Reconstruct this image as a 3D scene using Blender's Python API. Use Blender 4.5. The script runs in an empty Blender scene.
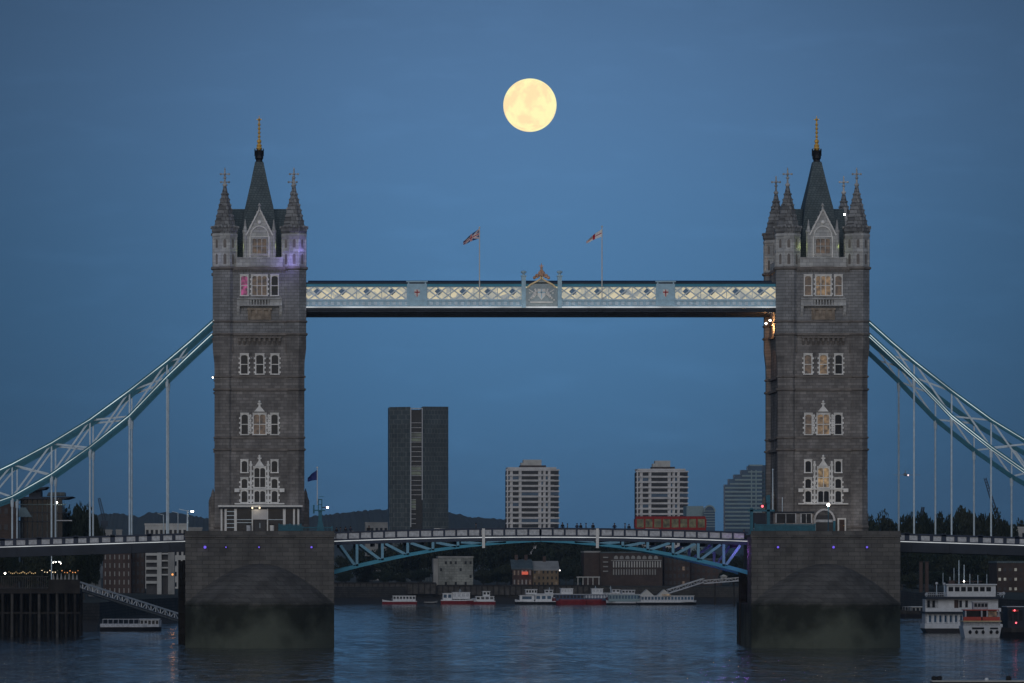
import bpy, math, random
from mathutils import Vector
R = math.radians
random.seed(7)
for _b in (bpy.data.objects, bpy.data.meshes, bpy.data.materials):
    for _o in list(_b): _b.remove(_o)
scene = bpy.context.scene
C = scene.collection
F, VX, HZ, H = 5328.0, 230.0, 560.0, 13.05      # focal length in pixels, axis column, horizon row, eye height

# ------------------------------------------------------------ camera
cam_d = bpy.data.cameras.new('camera'); cam = bpy.data.objects.new('camera', cam_d); C.objects.link(cam)
cam.location = (0, 0, H); cam.rotation_euler = (R(90), 0, 0)
cam_d.sensor_width = 36; cam_d.lens = F/1024*36
cam_d.shift_x = (512-VX)/1024; cam_d.shift_y = (HZ-341.5)/1024
cam_d.clip_start = 1; cam_d.clip_end = 60000
scene.camera = cam

# ------------------------------------------------------------ world: dusk sky, after-glow in the west behind the camera
SUN_EL, SUN_AZ = 9.0, 193.0
world = bpy.data.worlds.new('World'); scene.world = world; world.use_nodes = True
wn = world.node_tree.nodes; wl = world.node_tree.links; wn.clear()
def wnode(t, **k):
    n = wn.new(t)
    for a, b in k.items(): setattr(n, a, b)
    return n
out = wnode('ShaderNodeOutputWorld'); bg = wnode('ShaderNodeBackground'); wl.new(bg.outputs[0], out.inputs[0])
tc = wnode('ShaderNodeTexCoord'); sep = wnode('ShaderNodeSeparateXYZ'); wl.new(tc.outputs['Generated'], sep.inputs[0])
ramp = wnode('ShaderNodeValToRGB'); wl.new(sep.outputs['Z'], ramp.inputs[0])
cr = ramp.color_ramp; cr.interpolation = 'B_SPLINE'
SKY = [(0.0, (.050, .131, .258)), (0.012, (.053, .144, .280)), (0.035, (.060, .162, .312)), (0.062, (.071, .179, .345)), (0.085, (.083, .184, .352)),
       (0.110, (.082, .172, .326)), (0.3, (.052, .106, .205)), (1.0, (.034, .064, .13))]
while len(cr.elements) < len(SKY): cr.elements.new(.5)
for e, (p, c) in zip(cr.elements, SKY): e.position = p; e.color = (*c, 1)
# lens vignette put into the sky colour: brightest round the moon's azimuth, darker outwards
MX, MZ = (529-VX)/F, (300-0)/F
mdir = Vector(((529-VX)/F, 1, (HZ-250)/F)).normalized()
dt = wnode('ShaderNodeVectorMath', operation='DISTANCE'); wl.new(tc.outputs['Generated'], dt.inputs[0]); dt.inputs[1].default_value = mdir
fo = wnode('ShaderNodeMapRange', interpolation_type='SMOOTHSTEP'); wl.new(dt.outputs['Value'], fo.inputs[0])
fo.inputs['From Min'].default_value = 0.0; fo.inputs['From Max'].default_value = 0.135
fo.inputs['To Min'].default_value = 1.12; fo.inputs['To Max'].default_value = 0.48
m1 = wnode('ShaderNodeVectorMath', operation='SCALE'); wl.new(ramp.outputs[0], m1.inputs[0]); wl.new(fo.outputs[0], m1.inputs['Scale'])
# western after-glow
wm = wnode('ShaderNodeMapRange', interpolation_type='SMOOTHSTEP'); wl.new(sep.outputs['Y'], wm.inputs[0])
wm.inputs['From Min'].default_value = 0.3; wm.inputs['From Max'].default_value = -0.9
mx = wnode('ShaderNodeMix', data_type='RGBA'); wl.new(wm.outputs[0], mx.inputs['Factor']); wl.new(m1.outputs[0], mx.inputs[6])
sky = wnode('ShaderNodeTexSky', sky_type='NISHITA', sun_disc=False, sun_elevation=R(2.0), sun_rotation=R(SUN_AZ))
sm = wnode('ShaderNodeVectorMath', operation='MULTIPLY'); wl.new(sky.outputs[0], sm.inputs[0]); sm.inputs[1].default_value = (.020, .032, .060)
ad_ = wnode('ShaderNodeVectorMath', operation='ADD'); wl.new(sm.outputs[0], ad_.inputs[0]); ad_.inputs[1].default_value = (.085, .11, .155); wl.new(ad_.outputs[0], mx.inputs[7])
# faint thin clouds low over the eastern horizon
nz = wnode('ShaderNodeTexNoise'); nz.inputs['Scale'].default_value = 60; nz.inputs['Detail'].default_value = 4
mp = wnode('ShaderNodeMapping'); mp.inputs['Scale'].default_value = (1, 1, 4.0); wl.new(tc.outputs['Generated'], mp.inputs[0]); wl.new(mp.outputs[0], nz.inputs[0])
nr = wnode('ShaderNodeMapRange'); wl.new(nz.outputs[0], nr.inputs[0]); nr.inputs['From Min'].default_value = .52; nr.inputs['From Max'].default_value = .8
nr.inputs['To Min'].default_value = 1.0; nr.inputs['To Max'].default_value = 1.08
mc = wnode('ShaderNodeVectorMath', operation='SCALE'); wl.new(mx.outputs[2], mc.inputs[0]); wl.new(nr.outputs[0], mc.inputs['Scale'])
wl.new(mc.outputs[0], bg.inputs[0]); bg.inputs[1].default_value = 1.0
sun_d = bpy.data.lights.new('afterglow', 'SUN'); sun = bpy.data.objects.new('afterglow', sun_d); C.objects.link(sun)
sun_d.energy = 0.62; sun_d.angle = R(50); sun_d.color = (1.0, .965, .95)
_a = R(SUN_AZ); sv = Vector((math.sin(_a), math.cos(_a), math.tan(R(SUN_EL+9))))
sun.rotation_euler = sv.to_track_quat('Z', 'Y').to_euler()
vs = scene.view_settings; vs.view_transform = 'Standard'; vs.look = 'None'; vs.exposure = 0; vs.gamma = 1; vs.use_curve_mapping = False
scene.cycles.use_denoising = True; scene.cycles.max_bounces = 5; scene.cycles.volume_bounces = 0
scene.cycles.sample_clamp_indirect = 3

# ------------------------------------------------------------ helpers
def X(px, Y): return (px-VX)/F*Y
def Z(py, Y=800.0): return H + (HZ-py)/F*Y
def Yw(py): return H*F/(py-HZ)                  # distance of a point on the water seen at row py

def tag(o, label=None, cat=None, group=None, kind=None):
    if label: o['label'] = label
    if cat: o['category'] = cat
    if group: o['group'] = group
    if kind: o['kind'] = kind
    return o
def thing(name, loc, label, cat, group=None):
    o = bpy.data.objects.new(name, None); C.objects.link(o); o.location = loc
    o.empty_display_size = .5
    return tag(o, label, cat, group)

class MB:
    def __init__(s): s.v = []; s.f = []; s.m = []; s.mi = 0
    def face(s, pts):
        n = len(s.v); s.v += [tuple(p) for p in pts]; s.f.append(tuple(range(n, n+len(pts)))); s.m.append(s.mi); return s
    def box(s, x0, x1, y0, y1, z0, z1):
        n = len(s.v)
        s.v += [(x, y, z) for z in (z0, z1) for y in (y0, y1) for x in (x0, x1)]
        for q in ((0,2,3,1), (4,5,7,6), (0,1,5,4), (2,6,7,3), (0,4,6,2), (1,3,7,5)):
            s.f.append(tuple(n+i for i in q)); s.m.append(s.mi)
        return s
    def prism_y(s, poly, y0, y1):               # polygon of (x, z), extruded along y
        a = [(x, y0, z) for x, z in poly]; b = [(x, y1, z) for x, z in poly]
        return s._pr(a, b)
    def prism_z(s, poly, z0, z1):
        return s._pr([(x, y, z0) for x, y in poly], [(x, y, z1) for x, y in poly])
    def prism_x(s, poly, x0, x1):               # polygon of (y, z)
        return s._pr([(x0, y, z) for y, z in poly], [(x1, y, z) for y, z in poly])
    def _pr(s, a, b):
        n = len(s.v); k = len(a); s.v += a + b
        s.f.append(tuple(range(n+k-1, n-1, -1))); s.f.append(tuple(range(n+k, n+2*k))); s.m += [s.mi]*2
        for i in range(k):
            j = (i+1) % k; s.f.append((n+i, n+j, n+k+j, n+k+i)); s.m.append(s.mi)
        return s
    def lathe(s, cx, cy, prof, n=8, rot=0.0, sx=1, sy=1):     # prof of (r, z)
        base = len(s.v)
        for r, z in prof:
            for i in range(n):
                a = rot + 2*math.pi*i/n
                s.v.append((cx+r*sx*math.cos(a), cy+r*sy*math.sin(a), z))
        for k in range(len(prof)-1):
            for i in range(n):
                j = (i+1) % n; p = base+k*n
                s.f.append((p+i, p+j, p+n+j, p+n+i)); s.m.append(s.mi)
        s.f.append(tuple(base+i for i in range(n-1, -1, -1))); s.m.append(s.mi)
        s.f.append(tuple(base+(len(prof)-1)*n+i for i in range(n))); s.m.append(s.mi)
        return s
    def bar(s, p, q, w, h=None, up=(0, 0, 1)):
        p = Vector(p); q = Vector(q); h = h or w
        d = (q-p).normalized(); u = Vector(up)
        if abs(d.dot(u)) > .98: u = Vector((0, 1, 0))
        a = d.cross(u).normalized()*w/2; b = a.cross(d).normalized()*h/2
        n = len(s.v)
        for c in (p, q): s.v += [tuple(c-a-b), tuple(c+a-b), tuple(c+a+b), tuple(c-a+b)]
        for qd in ((3,2,1,0), (4,5,6,7), (0,1,5,4), (1,2,6,5), (2,3,7,6), (3,0,4,7)):
            s.f.append(tuple(n+i for i in qd)); s.m.append(s.mi)
        return s
    def tube(s, p, q, r, r2=None, n=8):
        p = Vector(p); q = Vector(q); r2 = r if r2 is None else r2
        d = (q-p).normalized(); u = Vector((0, 0, 1)) if abs(d.z) < .95 else Vector((1, 0, 0))
        a = d.cross(u).normalized(); b = a.cross(d); base = len(s.v)
        for c, rr in ((p, r), (q, r2)):
            for i in range(n):
                t = 2*math.pi*i/n; s.v.append(tuple(c+(a*math.cos(t)+b*math.sin(t))*rr))
        for i in range(n):
            j = (i+1) % n; s.f.append((base+i, base+n+i, base+n+j, base+j)); s.m.append(s.mi)
        s.f.append(tuple(base+i for i in range(n))); s.f.append(tuple(base+n+i for i in range(n-1, -1, -1))); s.m += [s.mi]*2
        return s
    def ball(s, c, r, n=8, sz=1.0):
        k = 5; return s.lathe(c[0], c[1], [(max(.01, r*math.sin(math.pi*i/k)), c[2]-r*sz*math.cos(math.pi*i/k)) for i in range(k+1)], n)
    def build(s, name, mat, parent=None, smooth=False, kind=None):
        off = Vector((0, 0, 0)); p = parent
        while p is not None: off += p.location; p = p.parent
        me = bpy.data.meshes.new(name)
        me.from_pydata([tuple(Vector(v)-off) for v in s.v], [], s.f)
        for mm in (mat if isinstance(mat, (list, tuple)) else [mat]): me.materials.append(mm)
        if any(s.m): me.polygons.foreach_set('material_index', s.m)
        if smooth: me.polygons.foreach_set('use_smooth', [True]*len(me.polygons))
        me.update()
        o = bpy.data.objects.new(name, me); C.objects.link(o)
        if parent is not None: o.parent = parent
        if kind: o['kind'] = kind
        return o
def recentre(o):                                # put a one-mesh thing's origin at its base
    me = o.data; xs = [v.co for v in me.vertices]
    c = Vector(((min(v.x for v in xs)+max(v.x for v in xs))/2, (min(v.y for v in xs)+max(v.y for v in xs))/2, min(v.z for v in xs)))
    for v in me.vertices: v.co -= c
    o.location = c; return o
def copy_tree(o, parent=None):
    kids = [c for c in o.children]
    c = o.copy(); C.objects.link(c); c.parent = parent
    for k in kids: copy_tree(k, c)
    return c

# ------------------------------------------------------------ materials
def newmat(name):
    m = bpy.data.materials.new(name); m.use_nodes = True
    b = m.node_tree.nodes['Principled BSDF']; return m, m.node_tree, b
def simple(name, col, rough=.6, metal=0.0, var=.18, scale=1.5, bump=0.0, spec=.3):
    m, t, b = newmat(name)
    b.inputs['Roughness'].default_value = rough; b.inputs['Metallic'].default_value = metal; b.inputs['Specular IOR Level'].default_value = spec
    tc = t.nodes.new('ShaderNodeTexCoord'); n = t.nodes.new('ShaderNodeTexNoise'); n.inputs['Scale'].default_value = scale; n.inputs['Detail'].default_value = 6
    t.links.new(tc.outputs['Object'], n.inputs[0])
    r = t.nodes.new('ShaderNodeValToRGB'); t.links.new(n.outputs[0], r.inputs[0])
    r.color_ramp.elements[0].position = .3; r.color_ramp.elements[1].position = .7
    r.color_ramp.elements[0].color = (*[c*(1-var) for c in col], 1); r.color_ramp.elements[1].color = (*[min(1, c*(1+var)) for c in col], 1)
    t.links.new(r.outputs[0], b.inputs['Base Color'])
    if bump:
        bp = t.nodes.new('ShaderNodeBump'); bp.inputs['Strength'].default_value = bump; bp.inputs['Distance'].default_value = .05
        t.links.new(n.outputs[0], bp.inputs['Height']); t.links.new(bp.outputs[0], b.inputs['Normal'])
    return m
def emit(name, col, s, var=0.0, scale=1.0):
    m, t, b = newmat(name)
    b.inputs['Base Color'].default_value = (.1, .1, .1, 1)
    b.inputs['Emission Color'].default_value = (*col, 1); b.inputs['Emission Strength'].default_value = s
    if var:
        tc = t.nodes.new('ShaderNodeTexCoord'); n = t.nodes.new('ShaderNodeTexNoise'); n.inputs['Scale'].default_value = scale
        t.links.new(tc.outputs['Object'], n.inputs[0]); r = t.nodes.new('ShaderNodeMapRange'); t.links.new(n.outputs[0], r.inputs[0])
        r.inputs['From Min'].default_value = .3; r.inputs['From Max'].default_value = .7
        r.inputs['To Min'].default_value = s*(1-var); r.inputs['To Max'].default_value = s*(1+var)
        t.links.new(r.outputs[0], b.inputs['Emission Strength'])
    return m
def masonry(name, col, col2, mortar, bw=1.3, bh=.62, ms=.03, blotch=.35, stain=None, rough=.9):
    m, t, b = newmat(name); N, L = t.nodes, t.links
    b.inputs['Roughness'].default_value = rough; b.inputs['Specular IOR Level'].default_value = .2
    tc = N.new('ShaderNodeTexCoord'); s = N.new('ShaderNodeSeparateXYZ'); L.new(tc.outputs['Object'], s.inputs[0])
    ad = N.new('ShaderNodeMath'); ad.operation = 'ADD'; L.new(s.outputs[0], ad.inputs[0]); L.new(s.outputs[1], ad.inputs[1])
    cb = N.new('ShaderNodeCombineXYZ'); L.new(ad.outputs[0], cb.inputs[0]); L.new(s.outputs[2], cb.inputs[1])
    br = N.new('ShaderNodeTexBrick'); L.new(cb.outputs[0], br.inputs[0]); br.inputs['Scale'].default_value = 1
    br.inputs['Brick Width'].default_value = bw; br.inputs['Row Height'].default_value = bh; br.inputs['Mortar Size'].default_value = ms
    br.inputs['Color1'].default_value = (*col, 1); br.inputs['Color2'].default_value = (*col2, 1); br.inputs['Mortar'].default_value = (*mortar, 1)
    n = N.new('ShaderNodeTexNoise'); n.inputs['Scale'].default_value = .35; n.inputs['Detail'].default_value = 8; n.inputs['Roughness'].default_value = .65
    mp = N.new('ShaderNodeMapping'); mp.inputs['Scale'].default_value = (1, 1, .45); L.new(tc.outputs['Object'], mp.inputs[0]); L.new(mp.outputs[0], n.inputs[0])
    r = N.new('ShaderNodeMapRange'); L.new(n.outputs[0], r.inputs[0]); r.inputs['From Min'].default_value = .3; r.inputs['From Max'].default_value = .7
    r.inputs['To Min'].default_value = 1-blotch; r.inputs['To Max'].default_value = 1+blotch*.6
    sc = N.new('ShaderNodeVectorMath'); sc.operation = 'SCALE'; L.new(br.outputs[0], sc.inputs[0]); L.new(r.outputs[0], sc.inputs['Scale'])
    cur = sc.outputs[0]
    if stain:                                   # tide-mark: (z_top, soft, colour) in object space, plus a noisy edge
        z1, soft, dark = stain
        n2 = N.new('ShaderNodeTexNoise'); n2.inputs['Scale'].default_value = .5; n2.inputs['Detail'].default_value = 6; L.new(tc.outputs['Object'], n2.inputs[0])
        ma = N.new('ShaderNodeMath'); ma.operation = 'MULTIPLY_ADD'; L.new(n2.outputs[0], ma.inputs[0]); ma.inputs[1].default_value = 2.2; L.new(s.outputs[2], ma.inputs[2])
        mr = N.new('ShaderNodeMapRange'); L.new(ma.outputs[0], mr.inputs[0]); mr.inputs['From Min'].default_value = z1+1.1+soft; mr.inputs['From Max'].default_value = z1+1.1
        n3 = N.new('ShaderNodeTexNoise'); n3.inputs['Scale'].default_value = .25; n3.inputs['Detail'].default_value = 7; L.new(tc.outputs['Object'], n3.inputs[0])
        lv = N.new('ShaderNodeMapRange'); L.new(s.outputs[2], lv.inputs[0]); lv.inputs['From Min'].default_value = z1-5.2; lv.inputs['From Max'].default_value = z1-.5; lv.inputs['To Min'].default_value = .16; lv.inputs['To Max'].default_value = -.12
        lw = N.new('ShaderNodeMath'); lw.operation = 'ADD'; L.new(n3.outputs[0], lw.inputs[0]); L.new(lv.outputs[0], lw.inputs[1])
        rr = N.new('ShaderNodeValToRGB'); L.new(lw.outputs[0], rr.inputs[0])
        rr.color_ramp.elements[0].position = .35; rr.color_ramp.elements[0].color = (*dark, 1)
        rr.color_ramp.elements[1].position = .68; rr.color_ramp.elements[1].color = (*[c*3.2+.004 for c in dark], 1)
        mxx = N.new('ShaderNodeMix'); mxx.data_type = 'RGBA'; L.new(mr.outputs[0], mxx.inputs['Factor']); L.new(cur, mxx.inputs[6]); L.new(rr.outputs[0], mxx.inputs[7])
        cur = mxx.outputs[2]
    L.new(cur, b.inputs['Base Color'])
    bp = N.new('ShaderNodeBump'); bp.inputs['Strength'].default_value = .4; bp.inputs['Distance'].default_value = .04; L.new(br.outputs['Fac'], bp.inputs['Height']); bp.invert = True
    L.new(bp.outputs[0], b.inputs['Normal'])
    return m

M = {}
M['granite'] = masonry('rough brown granite', (.300, .284, .274), (.195, .184, .178), (.165, .158, .154), .95, .45, .035, .5)
M['granite_grey'] = masonry('grey granite', (.34, .345, .355), (.25, .255, .262), (.17, .17, .17), .95, .45, .035, .45)
M['ashlar'] = masonry('pale ashlar', (.60, .61, .60), (.44, .445, .445), (.26, .26, .26), 1.0, .5, .02, .4)
M['pier'] = masonry('pier granite', (.15, .144, .136), (.105, .102, .098), (.075, .073, .071), 1.7, .62, .04, .38, (5.9, 1.5, (.028, .032, .025)))
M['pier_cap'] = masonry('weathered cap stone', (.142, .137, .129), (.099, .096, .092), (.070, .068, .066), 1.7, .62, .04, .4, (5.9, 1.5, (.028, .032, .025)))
M['trim'] = simple('portland stone trim', (.82, .81, .78), .8, var=.2, scale=.9)
M['band'] = simple('weathered string course', (.20, .18, .165), .85, var=.3, scale=.7)
M['slate'] = masonry('dark green slate', (.135, .175, .19), (.10, .135, .15), (.04, .06, .065), .5, .35, .03, .3, rough=.6)
M['spire'] = masonry('mottled stone spire', (.38, .39, .40), (.19, .195, .20), (.11, .11, .11), .7, .55, .04, .45)
M['corbel'] = simple('tan corbel stone', (.30, .25, .20), .85, var=.35, scale=1.5)
M['iron_black'] = simple('black iron', (.015, .015, .018), .5)
M['gold'] = simple('gilding', (.95, .58, .15), .45, metal=.35, var=.1)
M['teal_chain'] = simple('deep teal blue paint', (.028, .165, .24), .5, var=.15)
M['teal_rail'] = simple('shaded teal paint', (.025, .14, .20), .5, var=.2)  # darkened copy of the spans' teal, weaker light put into the colour
M['teal'] = simple('teal paint', (.052, .30, .44), .45, var=.12, scale=.6)
M['teal_dark'] = simple('deep teal paint', (.02, .09, .15), .5, var=.2, scale=.6)
M['brace_blue'] = simple('pale steel blue paint', (.17, .38, .52), .5, var=.1)
M['pale_blue'] = simple('pale blue paint', (.40, .60, .72), .5, var=.12)
M['rod'] = simple('grey white paint', (.62, .74, .82), .5, var=.12)
M['white'] = simple('white paint', (.74, .74, .72), .5, var=.08)
M['navy'] = simple('navy paint', (.018, .032, .065), .45, var=.2)
M['navy_deep'] = simple('dark girder paint', (.022, .030, .045), .6, var=.3, scale=.4)
M['panel'] = simple('white cast panel', (.50, .52, .55), .6, var=.25, scale=3)
M['asphalt'] = simple('asphalt', (.05, .05, .052), .9, scale=.5)
M['glass'] = simple('dark glass', (.014, .018, .025), .12, var=.4, spec=.16)
M['glass_blue'] = simple('blue grey glass', (.035, .09, .16), .12, var=.3, scale=.2, spec=.25)
M['lead'] = simple('dark window lead', (.05, .05, .055), .5)
M['lit_warm'] = emit('warm lit room', (1, .62, .30), .11, .95, 1.6)
M['lit_dim'] = emit('dimly lit room', (1, .62, .35), .045, .95, 1.8)
M['lit_gold'] = emit('golden lit room', (1, .64, .28), .17, .95, 1.4)
M['lit_pink'] = emit('magenta lit room', (1, .12, .50), .22, .9, 1.5)
M['arms_panel'] = simple('pale cast iron panel', (.34, .41, .44), .6, var=.15, scale=2)
M['lattice'] = simple('pale lattice paint', (.62, .72, .78), .5, var=.1)
M['pane_sky'] = simple('sky painted diamond glass', (.09, .20, .34), .2, var=.15)  # blue of the sky through the openings, put into the base colour
def gallery_mat():
    m, t, b = newmat('lit gallery blind'); N, L = t.nodes, t.links
    tc = N.new('ShaderNodeTexCoord'); v = N.new('ShaderNodeTexVoronoi'); v.inputs['Scale'].default_value = 1.15; L.new(tc.outputs['Object'], v.inputs[0])
    s = N.new('ShaderNodeSeparateColor'); L.new(v.outputs['Color'], s.inputs[0])
    r = N.new('ShaderNodeValToRGB'); L.new(s.outputs[0], r.inputs[0]); cr = r.color_ramp
    cols = ((0.0, (.26, .28, .28)), (.3, (.42, .41, .33)), (.6, (.56, .50, .34)), (1.0, (.72, .62, .40)))
    while len(cr.elements) < 4: cr.elements.new(.5)
    for e, (p, c) in zip(cr.elements, cols): e.position = p; e.color = (*c, 1)
    b.inputs['Base Color'].default_value = (.2, .2, .2, 1); L.new(r.outputs[0], b.inputs['Emission Color']); b.inputs['Emission Strength'].default_value = .8
    return m
M['gallery'] = gallery_mat()
M['led'] = emit('white light strip', (.86, .95, 1), .95, .25, .25)
M['led_soft'] = emit('soft white light strip', (.9, .95, 1), .50, .35, .25)
M['led_chain'] = emit('cool light strip', (.82, .97, 1), .60, .5, .12)
M['bulb'] = emit('white bulb', (1, .92, .8), 14)
M['bulb_dim'] = emit('small white bulb', (1, .95, .9), 2.2)
M['bulb_warm'] = emit('warm bulb', (1, .78, .5), 2.2)
M['bulb_gold'] = emit('golden festoon bulb', (1, .68, .3), .75)
M['bulb_red'] = emit('red lamp', (1, .12, .16), 2.5)
M['bulb_pink'] = emit('pale red lamp', (1, .55, .6), 9)
M['bulb_violet'] = emit('violet lamp', (.20, .12, 1), .8)
M['bulb_orange'] = emit('orange lamp', (1, .40, .12), 1.2)
M['sign_red'] = emit('lit red awning', (1, .13, .05), .5)
M['brick_red'] = masonry('red brown brick', (.095, .062, .054), (.075, .052, .046), (.10, .08, .07), .9, .4, .03, .3)
M['brick_dark'] = masonry('dark brown brick', (.085, .062, .052), (.07, .05, .044), (.06, .05, .045), .9, .4, .03, .3)
M['brick_yellow'] = masonry('yellow stock brick', (.24, .18, .11), (.19, .14, .09), (.14, .11, .08), .9, .4, .03, .3)
M['render'] = simple('white render', (.48, .48, .46), .8, var=.15, scale=.4)
M['render_grey'] = simple('grey render', (.30, .30, .29), .8, var=.2, scale=.3)
M['concrete'] = simple('pale concrete', (.62, .61, .61), .85, var=.15, scale=.3)
M['dark_clad'] = masonry('dark curtain wall', (.080, .100, .108), (.060, .080, .090), (.14, .16, .165), 1.5, 1.75, .10, .3, rough=.4)
M['mud'] = simple('foreshore mud', (.042, .036, .030), .8, var=.35, scale=.05)
M['land'] = simple('dark ground', (.045, .05, .04), .95, var=.3, scale=.02)
M['timber'] = simple('wet dark timber', (.030, .027, .025), .85, var=.4, scale=.8)
M['timber_pale'] = simple('weathered grey timber', (.075, .07, .065), .85, var=.4, scale=.8)
M['quay'] = masonry('quay wall stone', (.075, .07, .064), (.055, .052, .048), (.03, .03, .03), 1.6, .6, .05, .4)
M['leaf'] = simple('dark green leaves', (.020, .032, .017), .7, var=.5, scale=.35)
M['leaf_b'] = simple('olive green leaves', (.028, .036, .018), .7, var=.5, scale=.35)
M['bark'] = simple('bark', (.06, .048, .038), .9, var=.3)
M['hill'] = simple('wooded hill', (.03, .036, .028), .95, var=.5, scale=.01)
M['hull_red'] = simple('dark red hull paint', (.20, .022, .028), .4)
M['hull_dark'] = simple('black hull paint', (.016, .016, .02), .45)
M['hull_blue'] = simple('blue hull paint', (.03, .06, .13), .4)
M['boat_white'] = simple('boat white paint', (.68, .70, .72), .4, var=.1)
M['orange'] = simple('orange red band', (.58, .09, .06), .5, var=.1)
M['bus_red'] = simple('bus red paint', (.26, .012, .015), .45, var=.08)
M['rubber'] = simple('black rubber', (.02, .02, .02), .8)
M['skin'] = simple('skin', (.35, .22, .16), .6, var=.05)
M['coat_black'] = simple('black coat', (.016, .016, .02), .8)
M['coat_navy'] = simple('navy coat', (.02, .025, .05), .8)
M['coat_grey'] = simple('grey jacket', (.09, .09, .095), .8)
M['flag_red'] = simple('flag red', (.5, .02, .04), .7, var=.1); M['flag_white'] = simple('flag white', (.80, .80, .80), .7, var=.1); M['flag_blue'] = simple('flag blue', (.02, .035, .16), .7, var=.1)
M['car_silver'] = simple('silver car paint', (.45, .47, .5), .25, metal=.4, var=.05)

# ------------------------------------------------------------ water, ground, hills
def water():
    m, t, b = newmat('river water'); N, L = t.nodes, t.links
    b.inputs['Base Color'].default_value = (.048, .056, .060, 1); b.inputs['Roughness'].default_value = .08; b.inputs['IOR'].default_value = 1.33
    tc = N.new('ShaderNodeTexCoord')
    def noise(sc, st, det, dist=.3):
        mp = N.new('ShaderNodeMapping'); mp.inputs['Scale'].default_value = st; mp.inputs['Rotation'].default_value = (0, 0, .12)
        n = N.new('ShaderNodeTexNoise'); n.inputs['Scale'].default_value = sc; n.inputs['Detail'].default_value = det; n.inputs['Distortion'].default_value = dist
        L.new(tc.outputs['Object'], mp.inputs[0]); L.new(mp.outputs[0], n.inputs[0]); return n
    acc = None
    for sc, st, det, amp in WAVES:
        n = noise(sc, st, det); mu = N.new('ShaderNodeMath'); mu.operation = 'MULTIPLY'; L.new(n.outputs[0], mu.inputs[0]); mu.inputs[1].default_value = amp
        if acc is None: acc = mu
        else:
            a = N.new('ShaderNodeMath'); a.operation = 'ADD'; L.new(acc.outputs[0], a.inputs[0]); L.new(mu.outputs[0], a.inputs[1]); acc = a
    pt = noise(.012, (1, .35, 1), 4, 1.0)      # gusts: patches of rougher and calmer water
    mr = N.new('ShaderNodeMapRange'); L.new(pt.outputs[0], mr.inputs[0]); mr.inputs['From Min'].default_value = .35; mr.inputs['From Max'].default_value = .65; mr.inputs['To Min'].default_value = .45; mr.inputs['To Max'].default_value = 1.25
    s = N.new('ShaderNodeSeparateXYZ'); L.new(tc.outputs['Object'], s.inputs[0])
    far = N.new('ShaderNodeMapRange'); far.interpolation_type = 'SMOOTHSTEP'; L.new(s.outputs[1], far.inputs[0]); far.inputs['From Min'].default_value = 760; far.inputs['From Max'].default_value = 960; far.inputs['To Min'].default_value = 1.5; far.inputs['To Max'].default_value = .50
    mm = N.new('ShaderNodeMath'); mm.operation = 'MULTIPLY'; L.new(mr.outputs[0], mm.inputs[0]); L.new(far.outputs[0], mm.inputs[1])
    st = noise(.42, (1, .22, 1), 3, .8)        # short streaks where wavelets bunch together
    sr = N.new('ShaderNodeMapRange'); L.new(st.outputs[0], sr.inputs[0]); sr.inputs['From Min'].default_value = .36; sr.inputs['From Max'].default_value = .62; sr.inputs['To Min'].default_value = .12; sr.inputs['To Max'].default_value = 1.7
    m3 = N.new('ShaderNodeMath'); m3.operation = 'MULTIPLY'; L.new(mm.outputs[0], m3.inputs[0]); L.new(sr.outputs[0], m3.inputs[1])
    s2 = noise(.10, (1, .25, 1), 3, .8)
    s3 = N.new('ShaderNodeMapRange'); L.new(s2.outputs[0], s3.inputs[0]); s3.inputs['From Min'].default_value = .38; s3.inputs['From Max'].default_value = .62; s3.inputs['To Min'].default_value = .5; s3.inputs['To Max'].default_value = 1.4
    m4 = N.new('ShaderNodeMath'); m4.operation = 'MULTIPLY'; L.new(m3.outputs[0], m4.inputs[0]); L.new(s3.outputs[0], m4.inputs[1])
    bs = N.new('ShaderNodeMath'); bs.operation = 'MINIMUM'; L.new(m4.outputs[0], bs.inputs[0]); bs.inputs[1].default_value = 2.4
    bp = N.new('ShaderNodeBump'); bp.inputs['Strength'].default_value = 1.0; L.new(bs.outputs[0], bp.inputs['Distance']); L.new(acc.outputs[0], bp.inputs['Height'])
    L.new(bp.outputs[0], b.inputs['Normal'])
    return m
WAVES = ((1.3, (1, .6, 1), 2, .22), (.45, (1, .5, 1), 2, .75), (.12, (1, .45, 1), 3, 1.7))
M['water'] = water()
MB().face([(-1200, -150, 0), (2000, -150, 0), (2000, 1720, 0), (-1200, 1720, 0)]).build('river_water', M['water'], kind='structure')
# shoreline, as (px, row of the waterline); foreshore, quay wall and land follow it
SH = [(-420, 660), (-60, 634), (96, 631), (128, 626), (182, 622), (250, 612), (318, 604.5), (420, 603.8), (560, 603.8), (760, 604), (880, 606), (925, 613), (1010, 624), (1120, 632), (1500, 650)]
SHW = [(-1400, 640)]+[(X(px, Yw(py)), Yw(py)) for px, py in SH]+[(2600, 760)]
def off(pts, d): return [(x, y+d) for x, y in pts]
def strip(a, za, b, zb, name, mat):
    mb = MB()
    for i in range(len(a)-1):
        mb.face([(a[i][0], a[i][1], za), (a[i+1][0], a[i+1][1], za), (b[i+1][0], b[i+1][1], zb), (b[i][0], b[i][1], zb)])
    return mb.build(name, mat, kind='structure')
QZ = 5.0
strip(SHW, -.4, off(SHW, 26), 1.8, 'foreshore', M['mud'])
strip(off(SHW, 26), 1.0, off(SHW, 26.6), QZ, 'river_bank', M['quay'])
g = MB(); top = off(SHW, 26.6)
for i in range(len(top)-1):
    g.face([(top[i][0], top[i][1], QZ), (top[i+1][0], top[i+1][1], QZ), (top[i+1][0]*8, 14000, QZ), (top[i][0]*8, 14000, QZ)])
g.build('ground', M['land'], kind='structure')
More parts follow.
